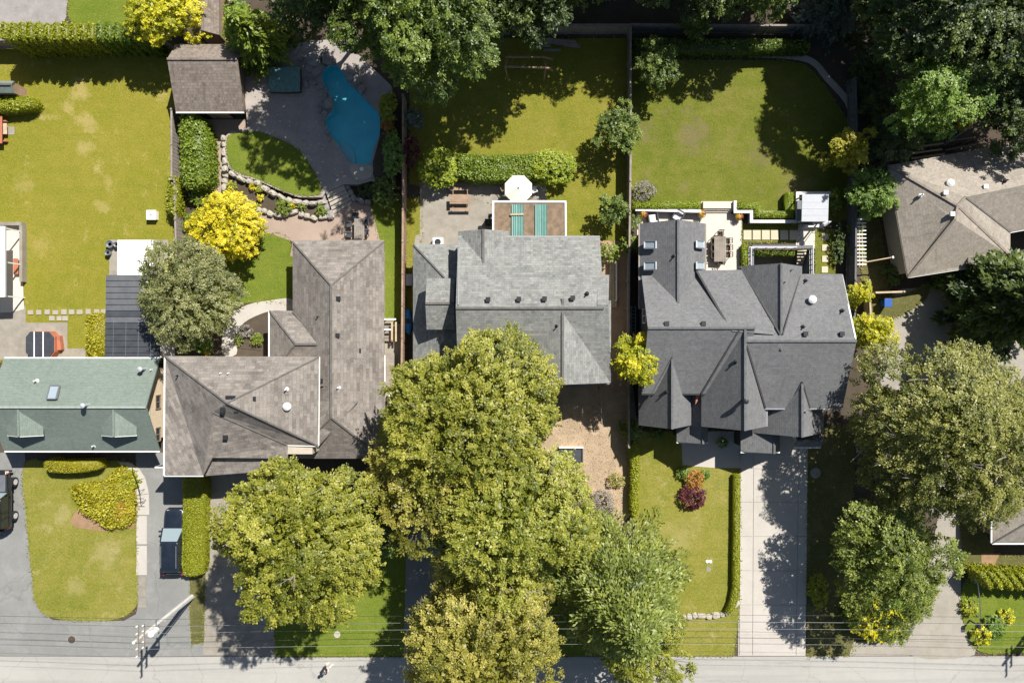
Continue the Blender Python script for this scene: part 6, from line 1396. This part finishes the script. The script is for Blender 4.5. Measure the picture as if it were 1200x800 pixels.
hedge([(870,286),(877.5,286),(877.5,313),(870,313)], .75, 'leaf_box', 'short clipped hedge block at the corner of the cream patio', leaf=.09, dens=280, fuzz=.02, seed=12)
hedge(smooth_px([(738,520),(746,517),(750,535),(750,560),(748,585),(749,603),(741,605),(739,585),(740,560),(739,540)],2), 1.2, 'leaf_chart', 'narrow yellow green hedge between the dry yard and the front lawn', leaf=.13, dens=190, fuzz=.05, lump=.04, seed=13)
hedge([(860.5,556),(868,556),(867.5,690),(865,706),(858,720),(850,718),(856,706),(859,690),(860,620)], .7, 'leaf_chart', 'slim clipped hedge along the left edge of the concrete driveway', leaf=.11, dens=230, fuzz=.03, lump=.03, seed=14)
# ---------------------------------------------------------------- shrubs
shrub(812,581,15.5,1.1,'leaf_burgundy','round burgundy shrub in the front lawn bed',leaf=.13,seed=20,lobes=10,rc=.2)
shrub(813,562,12,.9,'leaf_orange','orange spirea mound above the burgundy shrub',leaf=.12,seed=21,rc=.18)
shrub(801,553,8,.8,'leaf_bright','small bright green shrub left of the orange mound',leaf=.12,seed=22,rc=.18); shrub(826,556,6,.6,'leaf_bright','tiny green plant right of the orange mound',leaf=.1,seed=23,rc=.14)
shrub(769,505,9,1.0,'leaf_green','small green shrub under the left front gable',leaf=.14,seed=24,rc=.2); shrub(846,518,6,.8,'leaf_bright','single small leafy plant in the shaded entry corner',leaf=.12,seed=25,rc=.16)
conifer(742,507,15,1.8,'leaf_bluegreen','small spiky conifer between the dry yard and the slate house',z0=.3,n=40,leaf=.2,seed=26,name='conifer_shrub',cat_='shrub')
shrub(754,225,14,1.3,'leaf_grey','twiggy grey green shrub above the left patio hedge',leaf=.13,seed=27,m=9); shrub(714,296,12,1.6,'leaf_hedge','green shrub at the corner of the grey house and its side walk',leaf=.15,seed=28); shrub(739,287,12,1.8,'leaf_hedge','leafy climber hanging over the long fence',leaf=.15,seed=29)
shrub(742,262,9,1.4,'leaf_green','dark ivy clump on the fence beside the cream patio',leaf=.14,seed=30)
shrub(333,242,10,.7,'leaf_hedge','round green cushion plant in the stone walled bed',leaf=.1,seed=31,rc=.16,base_z=.3)
for k,(x,y,r,m_,lab) in enumerate(((271,218,6,'leaf_chart','lime green tuft at the left end of the stone bed'),(296,219,4,'leaf_yellow','small yellow flower clump below the upper stone wall'),(305,222,5,'leaf_chart','pale green tuft beside the yellow flower clump'),(305,232,4,'leaf_yellow','round yellow flower clump in the middle of the stone bed'),(343,240,4,'leaf_yellow','orange yellow flower clump right of the green cushion'),(354,241,5,'leaf_hedge','dark green tuft near the right end of the stone bed'),(376,246,7,'leaf_hedge','green mound in the shade at the right end of the stone bed'))): shrub(x,y,r,.5,m_,lab,leaf=.1,seed=50+k,rc=.14,base_z=.3,lobes=6)
shrub(461,180,20,2.0,'leaf_bright','leafy green shrub on the right bank of the pool',leaf=.17,seed=60,squash=(.6,1.4),base_z=TZ); shrub(455,126,15,1.5,'leaf_chart','olive yellow shrub overhanging the upper right pool bank',leaf=.16,seed=61,base_z=TZ,squash=(.7,1.2)); shrub(452,225,16,1.8,'leaf_green','dark green shrub below the pool beside the board fence',leaf=.16,seed=62,squash=(1,1.2)); shrub(430,222,11,.7,'leaf_deep','dark ground plant between the pool coping and the steps',leaf=.13,seed=66)
shrub(482,178,13,2.4,'leaf_burgundy','dark red shrub in the shade behind the board fence',leaf=.15,seed=63,squash=(.8,1.3)); shrub(453,150,8,1.2,'leaf_orange','orange tinted shrub at the pool right edge',leaf=.14,seed=64,base_z=TZ); shrub(486,140,12,2.2,'leaf_bluespruce','pale grey shrub above the dark red shrub',leaf=.15,seed=65)
hedge(smooth_px([(81,571),(92,568),(118,566),(130,556),(141,546),(152,556),(156,580),(157,603),(150,616),(136,619),(124,620),(112,610),(101,604),(92,596),(86,582)],2), .55, 'leaf_gold', 'wide golden spreading juniper filling the front lawn bed', name='spreading_juniper', cat_='shrub', leaf=.17, dens=190, fuzz=.12, lump=.12, seed=70, tj=.2, round_=.15); shrub(146,598,12,.6,'leaf_orange','brownish orange patch plant at the right of the golden juniper',leaf=.16,seed=71); shrub(150,563,13,.6,'leaf_chart','lime green spreading plant beside the curved path',leaf=.18,seed=72)
shrub(236,402,12,1.2,'leaf_bright','bright green shrub under the grey olive tree',leaf=.16,seed=73); shrub(243,413,3,.5,'leaf_yellow','tiny yellow shrub touching the brown roof edge',leaf=.1,seed=74,rc=.12); shrub(287,388,8,.8,'leaf_grey','grey silvery shrub in the curved path bed',leaf=.12,seed=75); shrub(302,397,7,.7,'leaf_hedge','green shrub in the curved path bed beside the brown house',leaf=.12,seed=76); shrub(280,398,6,.5,'leaf_bluegreen','flat blue green plant at the end of the curved path',leaf=.11,seed=77)
shrub(236,232,12,1.0,'leaf_hedge','green bush below the thick clipped hedge',leaf=.15,seed=78); shrub(224,262,10,1.1,'leaf_hedge','green bush between the rail fence and the yellow tree',leaf=.15,seed=79)
shrub(1030,725,36,1.6,'leaf_yelgreen','yellow flowering shrubs mass on the bank left of the lower lane',leaf=.19,seed=80,squash=(1,.7),lobes=12,tj=.24); shrub(1056,727,16,1.3,'leaf_grey','silvery shrub at the right end of the roadside bank',leaf=.16,seed=81); shrub(1005,722,18,1.4,'leaf_hedge','green shrub at the left end of the roadside bank',leaf=.17,seed=82); shrub(1052,702,20,1.6,'leaf_bright','bright green shrub under the leaning lane tree',leaf=.18,seed=83)
shrub(958,692,14,1.4,'leaf_chart','upright olive green shrub at the lower right of the driveway',leaf=.17,seed=84,squash=(.8,1.5))
shrub(1150,744,11,.9,'leaf_yelgreen','yellow flowering shrub beside the mailbox post',leaf=.15,seed=85,tj=.22); shrub(1180,722,9,.8,'leaf_yelgreen','yellow flowering shrub in the middle of the grass bank',leaf=.15,seed=86,tj=.22); shrub(1165,735,14,.8,'leaf_bright','fresh green shrub between the two yellow flowering shrubs',leaf=.15,seed=87); shrub(1136,712,10,.7,'leaf_chart','olive shrub at the lane corner of the grass bank',leaf=.14,seed=88)
shrub(1100,333,9,.8,'leaf_bright','small green shrub along the wall of the tan house',leaf=.14,seed=89,squash=(1.3,.7)); shrub(1046,322,12,1.0,'leaf_green','dark shrub in the shadow of the tan house',leaf=.15,seed=90); shrub(1003,268,9,1.2,'leaf_hedge','climber on the trellis nearest the fresh green tree',leaf=.14,seed=91); shrub(1003,295,9,1.2,'leaf_hedge','climber on the lower end of the trellis',leaf=.14,seed=92)
shrub(1110,142,22,1.4,'leaf_yelgreen','yellow green undergrowth below the bright green tree',leaf=.17,seed=93,squash=(1.3,.6)); shrub(1078,160,24,1.0,'leaf_bright','bright green undergrowth above the deck',leaf=.17,seed=94,squash=(1.3,.5))
shrub(983,285,13,1.0,'leaf_deep','dark ivy along the fence right of the square slabs',leaf=.15,seed=95,squash=(.6,2)); shrub(978,235,12,1.2,'leaf_hedge','green shrub behind the metal roofed shelter',leaf=.15,seed=96,squash=(.6,1.4))
shrub(1012,88,24,1.6,'leaf_deep','added dark undergrowth standing for shade right of the curved path bend',leaf=.17,seed=101,squash=(.8,1.3)); shrub(1030,125,24,1.8,'leaf_deep','added dark undergrowth filling in shade between the path end and the bright green tree',leaf=.17,seed=102); shrub(1000,40,24,1.6,'leaf_deep','added dark undergrowth for black shade behind the curve of the path below the spruce',leaf=.17,seed=103,squash=(1.3,.7)); shrub(1045,70,26,1.8,'leaf_green','added undergrowth for shade left of the bright green tree',leaf=.17,seed=104)  # dark shrubs added over bare lit soil to stand for black shade
shrub(272,10,16,1.4,'leaf_bright','light green shrub right of the narrow outbuilding',leaf=.16,seed=105); shrub(274,36,13,1.3,'leaf_hedge','green shrub between the outbuilding and the feathery conifer',leaf=.16,seed=106); shrub(330,38,22,1.8,'leaf_green','leafy shrub behind the spa under the conifer',leaf=.17,seed=107)
shrub(705,590,16,1.0,'leaf_grey','straggly grey shrub in the dry front yard',leaf=.14,seed=97,m=8); shrub(722,562,10,.9,'leaf_olive','dry olive shrub near the narrow hedge',leaf=.13,seed=98,m=8)
# curved grey garden path wall of the back lawn
cp = smooth_px([(790,62),(830,62.5),(880,63.5),(920,65),(945,69),(958,77),(970,92),(985,108),(995,122),(998,140),(997,155)],3,False)
a_ = np.array(cp); nrm_ = np.gradient(a_,axis=0); nrm_ = np.stack([-nrm_[:,1],nrm_[:,0]],1)/np.linalg.norm(nrm_,axis=1,keepdims=True)
lp = [tuple(p+n*3.6) for p,n in zip(a_,nrm_)]; rp_ = [tuple(p-n*3.6) for p,n in zip(a_,nrm_)]
cpo = sheet('curved_path', lp+rp_[::-1], .07, M['stone'], thick=.07)
# fine litter: lawn weeds, wood chips
def scatter(name, px, n, size, mat, z, seed, label, cat_):
    R = np.random.default_rng(seed); poly = W2(px, z); a = np.array(poly); P = R.uniform(a.min(0), a.max(0), (n*2,2)); P = P[pin(poly,P)][:n]
    C = np.column_stack([P, np.full(len(P), z)+R.uniform(.005,.05,len(P))]); s = size*R.uniform(.5,1.5,len(C))
    o = leaf_mesh(name, C, np.array([0,0,1.])+R.normal(0,.3,C.shape), R.normal(0,1,C.shape), s, s*.5, R.uniform(0,1,len(C)), mat, (float(a[:,0].mean()),float(a[:,1].mean()),z)); tag(o, label, cat_, kind='stuff')
leafmat('chip_mix', (.22,.15,.09), (.42,.31,.2), (.62,.5,.36), 0.0)
scatter('wood_chip_litter', [(650,455),(728,450),(736,560),(732,600),(700,600),(670,560),(650,520)], 3000, .07, 'chip_mix', .06, 5, 'pale wood chip litter over the dry front yard', 'wood chips')
leafmat('fallen_leaf', (.3,.25,.1), (.5,.42,.2), (.7,.62,.4), 0.0)
scatter('fallen_leaves', [(290,85),(378,90),(376,128),(400,190),(408,215),(385,222),(370,190),(340,165),(300,150)], 260, .14, 'fallen_leaf', TZ+.01, 6, 'scattered fallen leaves on the pool terrace', 'leaves')

# grass blades straggling over the lawn edges
leafmat('grass_blade', (.12,.15,.02), (.21,.21,.035), (.3,.26,.06), .1)
for o in [o for o in bpy.data.objects if o.name.split('.')[0] in ('lawn','grass_verge','grass_bank','dry_grass') and o.parent is None]:
    me = o.data; R = np.random.default_rng(len(o.name)*7+int(abs(o.location.x)*10)); n_ = len(me.vertices)
    V = np.array([v.co[:] for v in me.vertices])+np.array(o.location); Cs = []
    for i in range(n_):
        p, q = V[i], V[(i+1) % n_]; k = int(np.linalg.norm(q-p)*16)
        if k: t_ = R.uniform(0,1,(k,1)); Cs.append(p+(q-p)*t_+np.column_stack([R.normal(0,.09,(k,2)), R.uniform(.015,.05,k)]))
    if not Cs: continue
    C = np.vstack(Cs); C = C[(abs(C[:,0]) < 46) & (abs(C[:,1]) < 31)]; m_ = len(C)
    if m_ < 4: continue
    g = leaf_mesh('grass_fringe', C, np.array([0,0,1.])+R.normal(0,.25,C.shape), R.normal(0,1,C.shape), .16*R.uniform(.6,1.4,m_), .06*np.ones(m_), R.uniform(0,1,m_), 'grass_blade', tuple(o.location), o); tag(g, kind='stuff')
